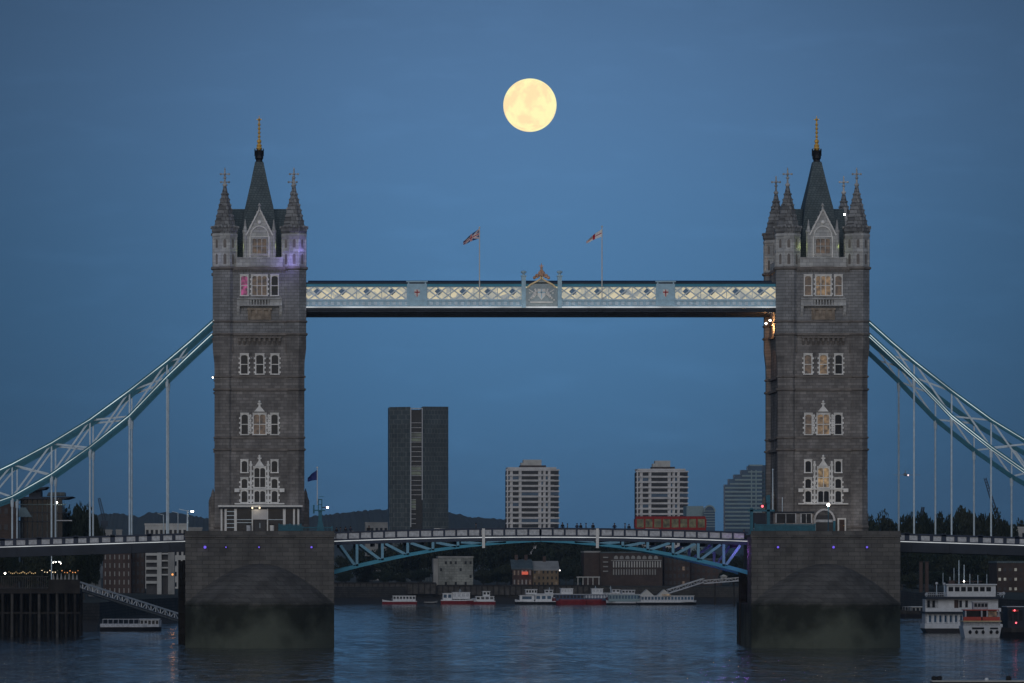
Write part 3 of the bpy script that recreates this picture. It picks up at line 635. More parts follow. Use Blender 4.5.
# ------------------------------------------------------------ high-level walkways
XL, XR = TWX[0]+6.6, TWX[1]-6.6
XC = (TWX[0]+TWX[1])/2
def X8(p): return (p-VX)/F*801.5
def walkway(Yf, label, back=False):
    t = thing('high_walkway', (XC, Yf+1.8, zt(311)), label, 'walkway', 'high walkways between the towers')
    xa, xb = XL-.75, XR+.9
    Yb = Yf+3.6
    mb = MB(); mb.box(xa, xb, Yf+.35, Yb-.35, zt(311.5), zt(307.6)); mb.box(xa, xb, Yf+.1, Yb-.1, zt(309.3), zt(307.4))
    for i in range(36):
        x = xa+(xb-xa)*(i+.5)/36; mb.box(x-.1, x+.1, Yf-.02, Yf+.35, zt(311.2), zt(307.8))
    mb.build('girder', M['navy_deep'], t)
    mb = MB(); mb.box(xa, xb, Yf-.12, Yb+.12, zt(286), zt(283.2)); mb.build('cornice', M['teal'], t)
    mb = MB(); mb.box(xa, xb, Yf-.25, Yb+.25, zt(283.2), zt(281.9)); mb.prism_x([(Yf-.1, zt(281.9)), (Yb+.1, zt(281.9)), (Yf+1.8, zt(279.4))], xa+1.5, xb-1.5); mb.build('roof', M['navy'], t)
    mb = MB()
    mb.box(xa, xb, Yf+.02, Yb-.02, zt(305.9), zt(299.4))
    mb.box(xa, xb, Yf-.14, Yf+.02, zt(300.4), zt(299.3)); mb.box(xa, xb, Yf-.14, Yf+.02, zt(306.0), zt(305.1))
    mb.build('lower_band', M['pale_blue'], t)
    mb = MB(); k = int((xb-xa)/.93)
    for i in range(k):
        x = xa+.93*i+.46; mb.box(x-.25, x+.25, Yf-.05, Yf+.01, zt(304.6), zt(301.2)); mb.box(x-.42, x-.38, Yf-.08, Yf+.01, zt(305), zt(300.5))
    mb.build('fretwork', M['rod'], t)
    MB().box(xa, xb, Yf-.22, Yf-.02, zt(307.3), zt(306.1)).build('light_strip', M['led_soft'] if not back else M['rod'], t)
    # gallery glazing behind the lattice
    MB().box(xa, xb, Yf+.30, Yf+.38, zt(299.3), zt(286.1)).build('gallery_glazing', M['gallery'], t)
    MB().box(xa, xb, Yb-.38, Yb-.30, zt(299.3), zt(286.1)).build('rear_glazing', M['gallery'] if not back else M['glass_blue'], t)
    secs = [(X8(306), X8(407)), (X8(427), X8(521)), (X8(561.5), X8(656)), (X8(675), X8(778))]
    z0, z1 = zt(299.3), zt(286.1); hh = z1-z0
    lat = MB()
    P = 12.4*801.5/F; Wd = P*1.45
    def clip(xs, xe, a, b):
        # bar from (xs,z0) to (xe,z1) clipped to [a,b]
        lo, hi = 0., 1.; d = xe-xs
        for bound, sg in ((a, 1), (b, -1)):
            tt = (bound-xs)/d
            if (d > 0) == (sg > 0): lo = max(lo, tt)
            else: hi = min(hi, tt)
        return (lo, hi) if hi-lo > .03 else None
    for a, b in secs:
        n = int((b-a)/P)+4
        for i in range(-3, n):
            x = a+i*P+P*.2
            for d, yy in ((Wd, .0), (-Wd, .06)):
                c = clip(x, x+d, a, b)
                if c:
                    p = (x+d*c[0], Yf+.05+yy, z0+hh*c[0]); q = (x+d*c[1], Yf+.05+yy, z0+hh*c[1]); lat.bar(p, q, .08, .19)
        # diamond panes with the sky's blue painted in, every second cell of the upper row
        i = 0; x = a+P*.95
        while x < b-.7:
            zc = z0+hh*.64; r = .62
            MB().prism_y([(x-r, zc), (x, zc-r*.95), (x+r, zc), (x, zc+r*.95)], Yf+.2, Yf+.26).build('diamond_pane', M['pane_sky'], t)
            x += 2*P
        lat.box(a, b, Yf+.0, Yf+.2, z0-.02, z0+.1); lat.box(a, b, Yf, Yf+.2, z1-.1, z1+.02)
        k = 4
        for i in range(k+1): xx = a+(b-a)*i/k; lat.box(max(a, xx-.05), min(b, xx+.05), Yf+.14, Yf+.2, z0, z1)
    lat.build('lattice', M['lattice'], t)
    for q, (p0, p1) in enumerate(((407, 427), (656, 675))):
        a, b = X8(p0), X8(p1); mb = MB(); mb.box(a, b, Yf-.22, Yf+.3, zt(306), zt(281.2)); mb.box(a-.1, b+.1, Yf-.3, Yf+.3, zt(281.6), zt(280.4))
        mb.box(a+.15, a+.35, Yf-.3, Yf-.2, zt(305), zt(282)); mb.box(b-.35, b-.15, Yf-.3, Yf-.2, zt(305), zt(282))
        mb.box(a, b, Yf-.28, Yf-.2, zt(300.3), zt(299.2))
        o = mb.build('pilaster', M['pale_blue'], t)
        m_ = (a+b)/2; mb = MB(); mb.prism_y([(m_-.42, zt(289)), (m_+.42, zt(289)), (m_+.42, zt(293.5)), (m_, zt(297)), (m_-.42, zt(293.5))], Yf-.3, Yf-.22); sh = mb.build('shield', M['white'], o)
        mb = MB(); mb.box(m_-.07, m_+.07, Yf-.33, Yf-.3, zt(296), zt(289.2)); mb.box(m_-.4, m_+.4, Yf-.33, Yf-.3, zt(292.3), zt(291.2)); mb.build('shield_cross', M['flag_red'], o)
    if back: return t
    # centrepiece with coat of arms
    for p0 in (521.5, 557.5):
        a = X8(p0); b = X8(p0+4.2); mb = MB(); mb.box(a, b, Yf-.4, Yf+.3, zt(307.2), zt(276)); mb.box(a-.12, b+.12, Yf-.5, Yf+.35, zt(276), zt(275)); mb.lathe((a+b)/2, Yf-.05, [(.2, zt(275)), (.2, zt(273)), (.42, zt(272.3)), (.42, zt(270.8)), (.1, zt(270))], 8); mb.build('centre_post', M['pale_blue'], t)
    c0 = X8(541.4); w = X8(557.5)-X8(525.7)
    mb = MB(); mb.prism_y([(c0-w/2, zt(306)), (c0+w/2, zt(306)), (c0+w/2, zt(288)), (c0+w*.36, zt(285)), (c0+w*.16, zt(281.5)), (c0+.15, zt(277)), (c0-.15, zt(277)), (c0-w*.16, zt(281.5)), (c0-w*.36, zt(285)), (c0-w/2, zt(288))], Yf-.25, Yf+.25)
    ce = mb.build('centre_panel', M['arms_panel'], t)
    mb = MB(); pts = [(-.44, 287), (-.36, 284.4), (-.16, 281), (-.05, 278.8), (0, 275.6), (.05, 278.8), (.16, 281), (.36, 284.4), (.44, 287)]
    for (u0, r0), (u1, r1) in zip(pts, pts[1:]): mb.bar((c0+u0*w, Yf-.3, zt(r0)), (c0+u1*w, Yf-.3, zt(r1)), .26, .24)
    mb.build('gilt_arch', M['gold_lit'], t)
    mb = MB()
    for u, r, rr in ((0, 274.4, .42), (-.14, 275.4, .34), (.14, 275.4, .34), (-.22, 277.2, .26), (.22, 277.2, .26), (0, 270.3, .3), (0, 267.2, .22), (-.05, 272.5, .3), (.05, 272.5, .3)): mb.ball((c0+u*w, Yf-.1, zt(r)), rr, 7)
    mb.lathe(c0, Yf-.1, [(.14, zt(275)), (.1, zt(265)), (.02, zt(262.5))], 6); mb.bar((c0-.32, Yf-.1, zt(265.4)), (c0+.32, Yf-.1, zt(265.4)), .12)
    mb.build('gilt_crest', M['gilt_red'], t)
    mb = MB(); mb.prism_y([(c0-.6, zt(288.4)), (c0+.6, zt(288.4)), (c0+.6, zt(295)), (c0, zt(299.5)), (c0-.6, zt(295))], Yf-.36, Yf-.26)
    for s in (-1, 1):                           # rampant supporters and scrolls
        for u, r, rr in ((.85, 291, .24), (1.0, 293.4, .34), (1.25, 295.6, .3), (1.55, 297.6, .22), (1.75, 292.5, .16), (.95, 289.2, .2), (1.9, 299.5, .14)): mb.ball((c0+s*u, Yf-.3, zt(r)), rr, 6)
        mb.bar((c0+s*.7, Yf-.3, zt(294)), (c0+s*1.9, Yf-.3, zt(289)), .12)
    mb.bar((c0-1.7, Yf-.32, zt(301.8)), (c0+1.7, Yf-.32, zt(301.8)), .2)
    mb.build('coat_of_arms', M['white'], ce)
    mb = MB(); mb.box(c0-.08, c0+.08, Yf-.39, Yf-.36, zt(298), zt(288.6)); mb.box(c0-.58, c0+.58, Yf-.39, Yf-.36, zt(292.5), zt(291.4)); mb.build('shield_cross', M['pale_blue'], ce)
    return t
M['gold_lit'] = simple('cream gilt moulding', (.85, .66, .38), .45, var=.15)
M['gilt_red'] = simple('red and gilt crest', (.62, .38, .26), .5, metal=.0, var=.4, scale=3)
wk1 = walkway(801.5, 'nearer pale blue lattice walkway with lit gallery panels and a gilded centre crest')
wk2 = walkway(816.4, 'farther lattice walkway seen edge on just below the nearer lit one', True)

for i in range(8):                               # light thrown up the fascia by the white strip along the walkway's foot
    L_ = (XR-XL)/8; ld = bpy.data.lights.new('strip_light', 'AREA'); lo = bpy.data.objects.new('strip_light', ld); C.objects.link(lo)
    ld.shape = 'RECTANGLE'; ld.size = L_*.95; ld.size_y = .12; ld.energy = 9; ld.color = (.85, .95, 1)
    lo.location = (XL+L_*(i+.5), 799.9, zt(308.5)); lo.rotation_euler = (R(150), 0, 0)
light('crest_light', (XC, 798.6, zt(303)), (1, .95, .85), 34, .3)
def flag(pxc, r_top, r_bot, Yp, fly, hoist_top, hoist_bot, pattern, label, slack, pole_r=.07, dirx=-1):
    x = X(pxc, Yp); zt_, zb_ = Z(r_top, Yp), Z(r_bot, Yp)
    t = thing('flagpole', (x, Yp, zb_), label, 'flag', 'flagpoles on the bridge')
    mb = MB().tube((x, Yp, zb_), (x, Yp, zt_), pole_r*1.3, pole_r, 8); mb.ball((x, Yp, zt_+.08), .14, 6); mb.build('pole', M['white'], t)
    za, zb2 = Z(hoist_top, Yp), Z(hoist_bot, Yp); L_ = fly; nu, nv = 30, 16; mb = MB()
    def P_(u, v):                               # u along the fly, v down the hoist; blown and drooping
        xx = x + dirx*L_*(u*.98) + .05*math.sin(u*9)
        zz = za - (za-zb2)*v*(1-.62*u) - slack*u**1.15 - (za-zb2)*.22*u
        yy = Yp + .28*math.sin(u*8+v*2.2)*u + .35*math.sin(v*3)*u
        return (xx, yy, zz)
    for i in range(nu):
        for j in range(nv):
            u, v = (i+.5)/nu, (j+.5)/nv; mb.mi = pattern(u, v)
            mb.face([P_(i/nu, j/nv), P_((i+1)/nu, j/nv), P_((i+1)/nu, (j+1)/nv), P_(i/nu, (j+1)/nv)])
    mb.mi = 0
    mb.build('flag', [M['flag_white'], M['flag_red'], M['flag_blue']], t, smooth=True)
    return t
def union(u, v):
    a, b = abs(u-.5)*2, abs(v-.5)*2
    if a < .07 or b < .13: return 1
    if a < .14 or b < .26: return 0
    d = abs(a-b)
    return 1 if d < .05 else 0 if d < .2 else 2
def george(u, v): return 1 if abs(u-.5) < .06 or abs(v-.5) < .09 else 0
def plain(u, v): return 2 if not (abs(u-.45) < .07 or abs(v-.5) < .09) else 2
flag(479.5, 228, 299, 801.0, 2.5, 228.5, 238.5, union, 'white pole with a red, white and blue flag over the walkway', 1.6)
flag(602, 227, 299, 801.0, 2.4, 229, 236.5, george, 'white pole with a red cross on white flag over the walkway', 1.55)
flag(317.3, 468, 505, 799, 1.5, 469.5, 480, plain, 'slim pole with a dark blue flag on the teal signal mast', .9, .05)

# ------------------------------------------------------------ suspension chains
TOPC = [(214, 320.5), (190, 342), (167, 361.6), (129.5, 391), (90, 420), (51.6, 443.5), (12.3, 464.6), (-27, 483.5), (-66, 500), (-105, 513)]
BOTC = [(212, 334.5), (190, 355), (167, 377), (129.5, 416), (90, 447.5), (51.6, 474.5), (12.3, 497), (-27, 511), (-66, 519), (-105, 523)]
def led_row(p): return 541.2 + .0315*(185-p)    # side-span light strip row, left side, at the front face
def chain(side, Yc, label, lit):
    def wx(p):
        p2 = p if side < 0 else 1080.8-p
        return X(p2, 801.5)
    A = [Vector((wx(p), Yc, zt(r))) for p, r in TOPC]; B = [Vector((wx(p), Yc, zt(r))) for p, r in BOTC]
    t = thing('suspension_chain', tuple(A[0]), label, 'suspension chain', 'trussed suspension chains of the side spans')
    for nm, Q in (('upper_chord', A), ('lower_chord', B)):
        mb = MB()
        for a, b in zip(Q, Q[1:]): mb.bar(a, b, .5, .66)
        mb.build(nm, M['teal_chain'], t)
        mb = MB()
        for a, b in zip(Q, Q[1:]):
            o1 = Vector((0, -.28, .10)); mb.bar(a+o1, b+o1, .05, .10)
            if nm == 'lower_chord' and side > 0 and lit: o2 = Vector((0, -.28, -.32)); mb.bar(a+o2, b+o2, .05, .08)
        mb.build('light_strip', M['led_chain'] if lit else M['teal_chain'], t)
    for k in range(2, len(A)-1):
        MB().bar(A[k], B[k], .22, .26).build('vertical_strut', M['rod'], t)
    for k in range(0, len(A)-1):
        if k == 0: continue
        for a, b, o in ((A[k], B[k+1], -.12), (B[k], A[k+1], .12)):
            v = Vector((0, o, 0)); MB().bar(a+v, b+v, .16, .26).build('diagonal_brace', M['rod'], t)
    for k in range(2, len(B)-1):
        p = TOPC[k][0]; z = zt(led_row(p)-8)
        mb = MB(); mb.tube((B[k].x, Yc, B[k].z), (B[k].x, Yc, z), .135, n=8)
        mb.lathe(B[k].x, Yc, [(.2, B[k].z-1.5), (.24, B[k].z-1.2), (.28, B[k].z-.3), (.24, B[k].z)], 8)
        mb.build('hanger', M['rod'], t)
for side, s1 in ((-1, 'pavilion side tower'), (1, 'railing side tower')):
    chain(side, 801.2, 'nearer teal truss chain with light strips, running down from the %s' % s1, True)
    chain(side, 819.6, 'farther dull teal truss chain behind the lit one, running down from the %s' % s1, False)

# ------------------------------------------------------------ road decks
def side_span(side, label):
    def wx(p): return X(p if side < 0 else 1080.8-p, 801)
    p0, p1 = 186, -300
    a, b = wx(p0), wx(p1); za, zb = zt(led_row(p0)), zt(led_row(p1))
    t = thing('approach_span', (a, 810, za), label, 'bridge span', 'approach spans of the bridge')
    def sl(x): return za+(zb-za)*(x-a)/(b-a)
    def slab(name, mat, d0, d1, y0, y1):
        xs = sorted((a, b)); mb = MB(); mb._pr([(xs[0], y0, sl(xs[0])+d0), (xs[0], y1, sl(xs[0])+d0), (xs[0], y1, sl(xs[0])+d1), (xs[0], y0, sl(xs[0])+d1)], [(xs[1], y0, sl(xs[1])+d0), (xs[1], y1, sl(xs[1])+d0), (xs[1], y1, sl(xs[1])+d1), (xs[1], y0, sl(xs[1])+d1)]); return mb.build(name, mat, t)
    slab('girder', M['navy_deep'], -1.55, -.10, 801.1, 802); slab('girder', M['navy_deep'], -1.55, -.10, 819.4, 820.3)
    slab('deck', M['asphalt'], -.5, -.08, 802, 819.4)
    slab('light_strip', M['led_soft'], -.07, .04, 800.98, 801.1)
    slab('kerb_rail', M['navy'], .075, .22, 801.0, 801.35); 
    slab('top_rail', M['navy'], .95, 1.22, 801.0, 801.4); slab('top_rail', M['navy'], .95, 1.22, 820, 820.4)
    slab('rear_parapet', M['panel'], -.1, .95, 820.1, 820.3)
    n = int(abs(b-a)/1.84); sg = 1 if b > a else -1
    for i in range(n):
        x = a+sg*(i+.5)*1.84; s = sl(x)
        MB().box(x-.66, x+.66, 801.1, 801.2, s+.22, s+.95).build('parapet_panel', M['panel'], t)
        xp = x+.92; big = i % 3 == 0; w = .26 if not big else .36
        MB().box(xp-w, xp+w, 801.0, 801.4, sl(xp)+.2, sl(xp)+(1.0 if not big else 1.35)).build('parapet_post', M['navy'], t)
    n = int(abs(b-a)/5.75); mb = MB()
    for i in range(n): x = a+sg*(i*5.75+2.6); mb.box(x-.12, x+.12, 800.9, 801.1, sl(x)-1.5, sl(x)-.12); mb.box(x-.2, x+.2, 802, 819.4, sl(x)-1.4, sl(x)-.5)
    mb.build('cross_beams', M['navy_deep'], t)
    return t
side_span(-1, 'dark blue approach span with white parapet panels beside the pavilion side pier')
side_span(1, 'dark blue approach span with white parapet panels beside the railing side pier')

def bascule(side, label):
    YB = 801.5
    def wx(p): return X(p if side < 0 else 1080.8-p, YB)
    def zz(r): return Z(r, YB)
    def led(p): u = (p-335)/(540.4-335); return 541.3-4.1*(1-(1-u)**2)
    t = thing('bascule_span', (wx(335), 810, zz(541)), label, 'lifting span', 'lifting spans of the bridge')
    PS = [333+ (540.2-333)*i/16 for i in range(17)]
    def ribbon(name, mat, d0, d1, y0, y1):
        mb = MB()
        for p, q in zip(PS, PS[1:]):
            pa, qa = (p, q) if side < 0 else (q, p)
            xa, xb, la, lb = wx(pa), wx(qa), zz(led(pa)), zz(led(qa))
            mb._pr([(xa, y0, la+d0), (xa, y1, la+d0), (xa, y1, la+d1), (xa, y0, la+d1)], [(xb, y0, lb+d0), (xb, y1, lb+d0), (xb, y1, lb+d1), (xb, y0, lb+d1)])
        return mb.build(name, mat, t)
    ribbon('light_strip', M['led_soft'], -.05, .07, YB-.14, YB-.02)
    ribbon('kerb_rail', M['navy'], .104, .30, YB-.1, YB+.2)
    ribbon('top_chord', M['navy'], -.55, -.065, YB-.05, YB+.4)
    ribbon('top_rail', M['navy'], 1.16, 1.42, YB-.1, YB+.3)
    ribbon('rear_parapet', M['panel'], .0, 1.4, 820, 820.25)
    ribbon('deck', M['asphalt'], -.5, .0, YB+.41, 819.9)
    ribbon('footway', M['asphalt'], .005, .38, YB+.42, YB+2.6)
    k = 17; pitch = (540.2-336)/k
    for i in range(k):
        p = 336+pitch*(i+.5); x = wx(p); s = zz(led(p))
        mp = MB(); mp.box(x-.78, x+.78, YB, YB+.1, s+.32, s+1.14)
        mp.box(x-.6, x+.6, YB-.03, YB, s+.45, s+.55); mp.box(x-.6, x+.6, YB-.03, YB, s+.92, s+1.0); mp.build('parapet_panel', M['panel'], t)
        xp = wx(p+pitch/2); s = zz(led(p+pitch/2)); MB().box(xp-.14, xp+.14, YB-.12, YB+.25, s+.28, s+1.2).build('parapet_post', M['navy'], t)
    mb = MB(); rw = [(332.5, 572.6), (336, 571.6), (356.5, 566.2), (384.5, 559.8), (408, 554.9), (433, 550.4), (458, 547), (483.5, 544.4), (510, 542.2), (540.2, 540.6)]
    def arc(p):
        for (a, ra), (b, rb) in zip(rw, rw[1:]):
            if p <= b: return ra+(rb-ra)*(p-a)/(b-a)
        return rw[-1][1]
    for yo in (YB, 817.5):
        nm = MB(); PP = [332.6+(540.2-332.6)*i/24 for i in range(25)]
        for p, q in zip(PP, PP[1:]):
            w0, w1 = .62-.28*(p-336)/204, .62-.28*(q-336)/204
            pa, qa, wa, wb = (p, q, w0, w1) if side < 0 else (q, p, w1, w0)
            xa, xb, ra, rb = wx(pa), wx(qa), zz(arc(pa)), zz(arc(qa))
            nm._pr([(xa, yo, ra-wa/2), (xa, yo+.5, ra-wa/2), (xa, yo+.5, ra+wa/2), (xa, yo, ra+wa/2)], [(xb, yo, rb-wb/2), (xb, yo+.5, rb-wb/2), (xb, yo+.5, rb+wb/2), (xb, yo, rb+wb/2)])
        nm.build('lower_chord', M['teal'], t)
        vs_ = [357, 382.4, 407.7, 433, 458, 483.5, 508]
        for v in vs_[:6]: MB().bar((wx(v), yo+.25, zz(led(v))-.5), (wx(v), yo+.25, zz(arc(v))), .4, .5).build('vertical_post', M['brace_blue'], t)
        for a_, b_ in zip([337.5]+vs_[:6], vs_):
            MB().bar((wx(a_+3), yo+.2, zz(led(a_))-.6), (wx(b_-2), yo+.2, zz(arc(b_))+.1), .4, .4).build('diagonal_brace', M['brace_blue'], t)
    mb = MB()
    for i in range(12):
        p = 340+i*17; mb.box(wx(p)-.15, wx(p)+.15, YB+.5, 817.5, zz(led(p))-1.0, zz(led(p))-.5)
    mb.build('cross_beams', M['navy_deep'], t)
    x = wx(483.5); mb = MB().box(x-.22, x+.22, YB-.3, YB-.15, zz(548), zz(528.5)); mb.build('marker_board', M['white'], t)
    return t
bascule(-1, 'teal arched lifting span half hinged at the pavilion side pier')
bascule(1, 'teal arched lifting span half hinged at the railing side pier, lit violet at its root')

# architectural flood lights that the photograph shows glowing
light('violet_flood', (X(744.5, 800), 800.2, Z(552, 800)), (.50, .16, 1), 45, .1)
light('violet_flood', (X(735, 800), 800.2, Z(552, 800)), (.50, .16, 1), 36, .1)
light('violet_flood', (X(722, 812), 812, Z(556, 812)), (.50, .14, 1), 120)
light('turret_flood', (X(288, 800), 798.6, zt(262)), (.34, .28, 1), 110, .5)
light('turret_flood', (X(305, 800), 799.3, zt(249)), (.34, .28, 1), 60, .5)
light('turret_flood', (X(215, 800), 799, zt(258)), (.5, .6, 1), 12, .2)
for q, c in enumerate(TWX):
    for s in (-1, 1): light('roof_flood', (c+s*2.75, 800.75, zt(246)), (.80, 1, .25), 3.5 if q == 0 or s > 0 else 7, .1)
light('stair_flood', (X(769, 812), 811, Z(326, 812)), (1, .45, .16), 520, .2)
small_lamp(766, 323.5, 808, M['bulb'], .16, 'flood_lamp', 'small white flood lamp under the walkway end, beside the rear turret', 'lamp', 'flood lamps under the walkway end')
small_lamp(770, 320.5, 808, M['bulb'], .16, 'flood_lamp', 'small white flood lamp tucked highest under the walkway end', 'lamp', 'flood lamps under the walkway end')
small_lamp(212.8, 377.5, 799.5, M['bulb'], .09, 'aviation_lamp', 'tiny white lamp on the outer edge of the pavilion side tower', 'lamp')
small_lamp(844.5, 214.5, 806, M['bulb'], .15, 'roof_lamp', 'small white lamp on the roof beside the spire turret', 'lamp')

# ------------------------------------------------------------ things on the piers
def pavilion():
    Ya, Yb = 796.2, 799.6
    def x(p): return X(p, Ya)
    def z(r): return Z(r, Ya)
    t = thing('entrance_pavilion', (x(260), 798, ptop-.5), 'glass entrance pavilion with white posts and a flat canopy on the pier', 'pavilion')
    MB().box(x(218), x(302.5), Ya-.5, Yb+.2, z(507), z(505.2)).build('canopy', M['white'], t)
    MB().box(x(219), x(301.5), Ya-.3, Yb, z(508.6), z(507.05)).build('fascia', M['navy_deep'], t)
    for p, w in ((221.5, .13), (225.6, .16), (235.5, .2), (252.3, .09), (267.5, .09), (284.3, .2), (294, .14), (298.3, .14)):
        MB().box(x(p)-w, x(p)+w, Ya, Ya+.2, ptop-.6, z(508.6)).build('post', M['white'], t)
    for a, b in ((226.3, 234.6), (236.6, 251.8), (252.8, 267), (268, 283.4), (285.3, 293.4), (294.7, 297.8)):
        MB().box(x(a), x(b), Ya+.3, Ya+.36, ptop-.6, z(508.7)).build('pane', M['glass'], t)
    for a, b, r in ((236.6, 251.8, 519.6), (268, 283.4, 519.6), (236.6, 251.8, 522.6)):
        MB().box(x(a), x(b), Ya+.2, Ya+.28, z(r)-.04, z(r)+.04).build('glazing_bar', M['rod'], t)
    for i in range(5): MB().box(x(226.3), x(234.6), Ya+.12, Ya+.22, z(511.5+i*4)-.05, z(511.5+i*4)+.05).build('louvre', M['rod'], t)
    MB().box(x(253), x(266.8), Ya-.1, Ya+.1, z(519.5), z(509.4)).build('sign_board', M['concrete'], t)
    d = MB().box(x(254.5), x(265.4), Ya+.1, Ya+.22, ptop-.6, z(520)).build('door', M['lead'], t)
    MB().box(x(259.9)-.04, x(259.9)+.04, Ya+.05, Ya+.1, z(528), z(523)).build('handle', M['rod'], d)
    for p in (252.3, 259.6): MB().ball((x(p), Ya-.55, z(507.9)), .13).build('downlight', M['bulb_warm'], t)
    light('canopy_light', (x(256), Ya-.7, z(509)), (1, .85, .6), 6, .2)
pavilion()
for p, l in ((248.5, 'grey cylindrical bin beside the pavilion door'), (272, 'white cylindrical bin beside the pavilion door')):
    Yq = 795.6; xx = X(p, Yq); t = thing('bin', (xx, Yq, ptop-.55), l, 'bin', 'bins outside the pavilion')
    MB().lathe(xx, Yq, [(.3, ptop-.55), (.33, Z(525.2, Yq))], 12).build('body', M['white'] if p > 260 else M['panel'], t)
    MB().lathe(xx, Yq, [(.34, Z(525.2, Yq)), (.36, Z(524.6, Yq)), (.2, Z(524, Yq))], 12).build('lid', M['rubber'], t)
def railing(pa, pb, Yq, r, label, step=3.0, solid=True):
    xa, xb = X(pa, Yq), X(pb, Yq); z0, z1 = ptop-.55, Z(r, Yq)
    t = thing('railing', ((xa+xb)/2, Yq, z0), label, 'railing', 'teal railings on the piers')
    MB().box(xa, xb, Yq-.05, Yq+.05, z1-.12, z1).box(xa, xb, Yq-.04, Yq+.04, z0+.15, z0+.25).build('rails', M['teal_rail'], t)
    mb = MB(); n = int((xb-xa)/.16)
    for i in range(n+1): xx = xa+(xb-xa)*i/n; mb.box(xx-.02, xx+.02, Yq-.02, Yq+.02, z0+.25, z1-.12)
    mb.build('balusters', M['teal_rail'], t).__setitem__('kind', 'stuff')
    n = max(2, int((xb-xa)/step))
    for i in range(n+1): xx = xa+(xb-xa)*i/n; MB().box(xx-.08, xx+.08, Yq-.08, Yq+.08, z0, z1+.15).build('post', M['teal_rail'], t)
    if solid: MB().box(xa, xb, Yq+.06, Yq+.1, z0+.1, z1-.15).build('panel', M['teal_rail'], t)
railing(279, 301, 795.2, 524.5, 'teal railing at the pavilion corner near the lifting span')
railing(302.5, 332, 795.4, 527, 'low teal railing under the signal mast', solid=False)
railing(755, 815, 795.3, 524.2, 'long teal boarded railing in front of the stone lodge')
def mast():
    Yq = 798; x = lambda p: X(p, Yq); z = lambda r: Z(r, Yq)
    t = thing('signal_mast', (x(320), Yq, ptop-.55), 'teal signal mast with a glowing red lamp on its arm', 'signal mast')
    mb = MB(); mb.box(x(318.4), x(322), Yq-.3, Yq+.3, ptop-.55, z(511)); mb.box(x(314.6), x(325), Yq-.5, Yq+.5, z(511), z(509.8)); mb.prism_y([(x(316), ptop-.55), (x(325), ptop-.55), (x(322), z(519)), (x(318.4), z(519))], Yq-.28, Yq+.28)
    mb.build('column', M['teal_rail'], t)
    mb = MB()
    for p in (318.4, 321.8): mb.box(x(p)-.07, x(p)+.07, Yq-.3, Yq-.2, z(509.8), z(499)); mb.box(x(p)-.07, x(p)+.07, Yq+.2, Yq+.3, z(509.8), z(499))
    mb.box(x(318), x(322.3), Yq-.35, Yq+.35, z(500), z(499)); mb.box(x(318.6), x(321.7), Yq-.3, Yq+.3, z(505), z(504.3)); mb.box(x(319), x(324), Yq-.06, Yq+.06, z(496.9), z(496.4))
    mb.build('frame', M['teal_rail'], t)
    a = MB().box(x(322), x(327), Yq-.08, Yq+.08, z(508), z(507)).build('lamp_arm', M['navy_deep'], t)
    MB().ball((x(327.5), Yq-.15, z(507.5)), .17).build('lamp', M['bulb_pink'], a)
    MB().box(x(313), x(314.6), Yq-.1, Yq+.1, z(513.5), z(505)).build('side_post', M['teal_rail'], t)
mast()
def gantry():
    Yq = 798.6; x = lambda p: X(p, Yq); z = lambda r: Z(r, Yq)
    t = thing('signal_gantry', (x(762), Yq, ptop-.55), 'teal signal gantry with a red lamp, in front of the stepped block', 'gantry')
    for p, r in ((751.5, 508), (768.3, 495)): MB().box(x(p)-.22, x(p)+.22, Yq-.2, Yq+.2, ptop-.55, z(r)).build('post', M['teal_rail'], t)
    MB().box(x(748), x(774.5), Yq-.2, Yq+.2, z(511.5), z(509.6)).box(x(766), x(770), Yq-.3, Yq+.3, z(503), z(496)).build('beam', M['teal_rail'], t)
    MB().box(x(752), x(766), Yq+.1, Yq+.3, z(528), z(513)).build('screen', M['navy_deep'], t)
    a = MB().box(x(759.5), x(764.8), Yq-.3, Yq-.21, z(507.6), z(505)).build('signal_head', M['iron_black'], t)
    MB().ball((x(762.1), Yq-.4, z(506.3)), .19).build('lamp', M['bulb_red'], a)
    t = thing('flagpole', (x(772.8), Yq, z(511)), 'bare slim white pole beside the red signal lamp', 'flagpole')
    MB().tube((x(772.8), Yq, z(511)), (x(772.8), Yq, z(470)), .1, .06).build('pole', M['rod'], t)
    MB().ball((x(772.8), Yq, z(469.6)), .13, 6).build('finial', M['rod'], t)
gantry()
light('gantry_glow', (X(762, 797), 796.5, Z(507, 797)), (1, .2, .3), 5, .2)
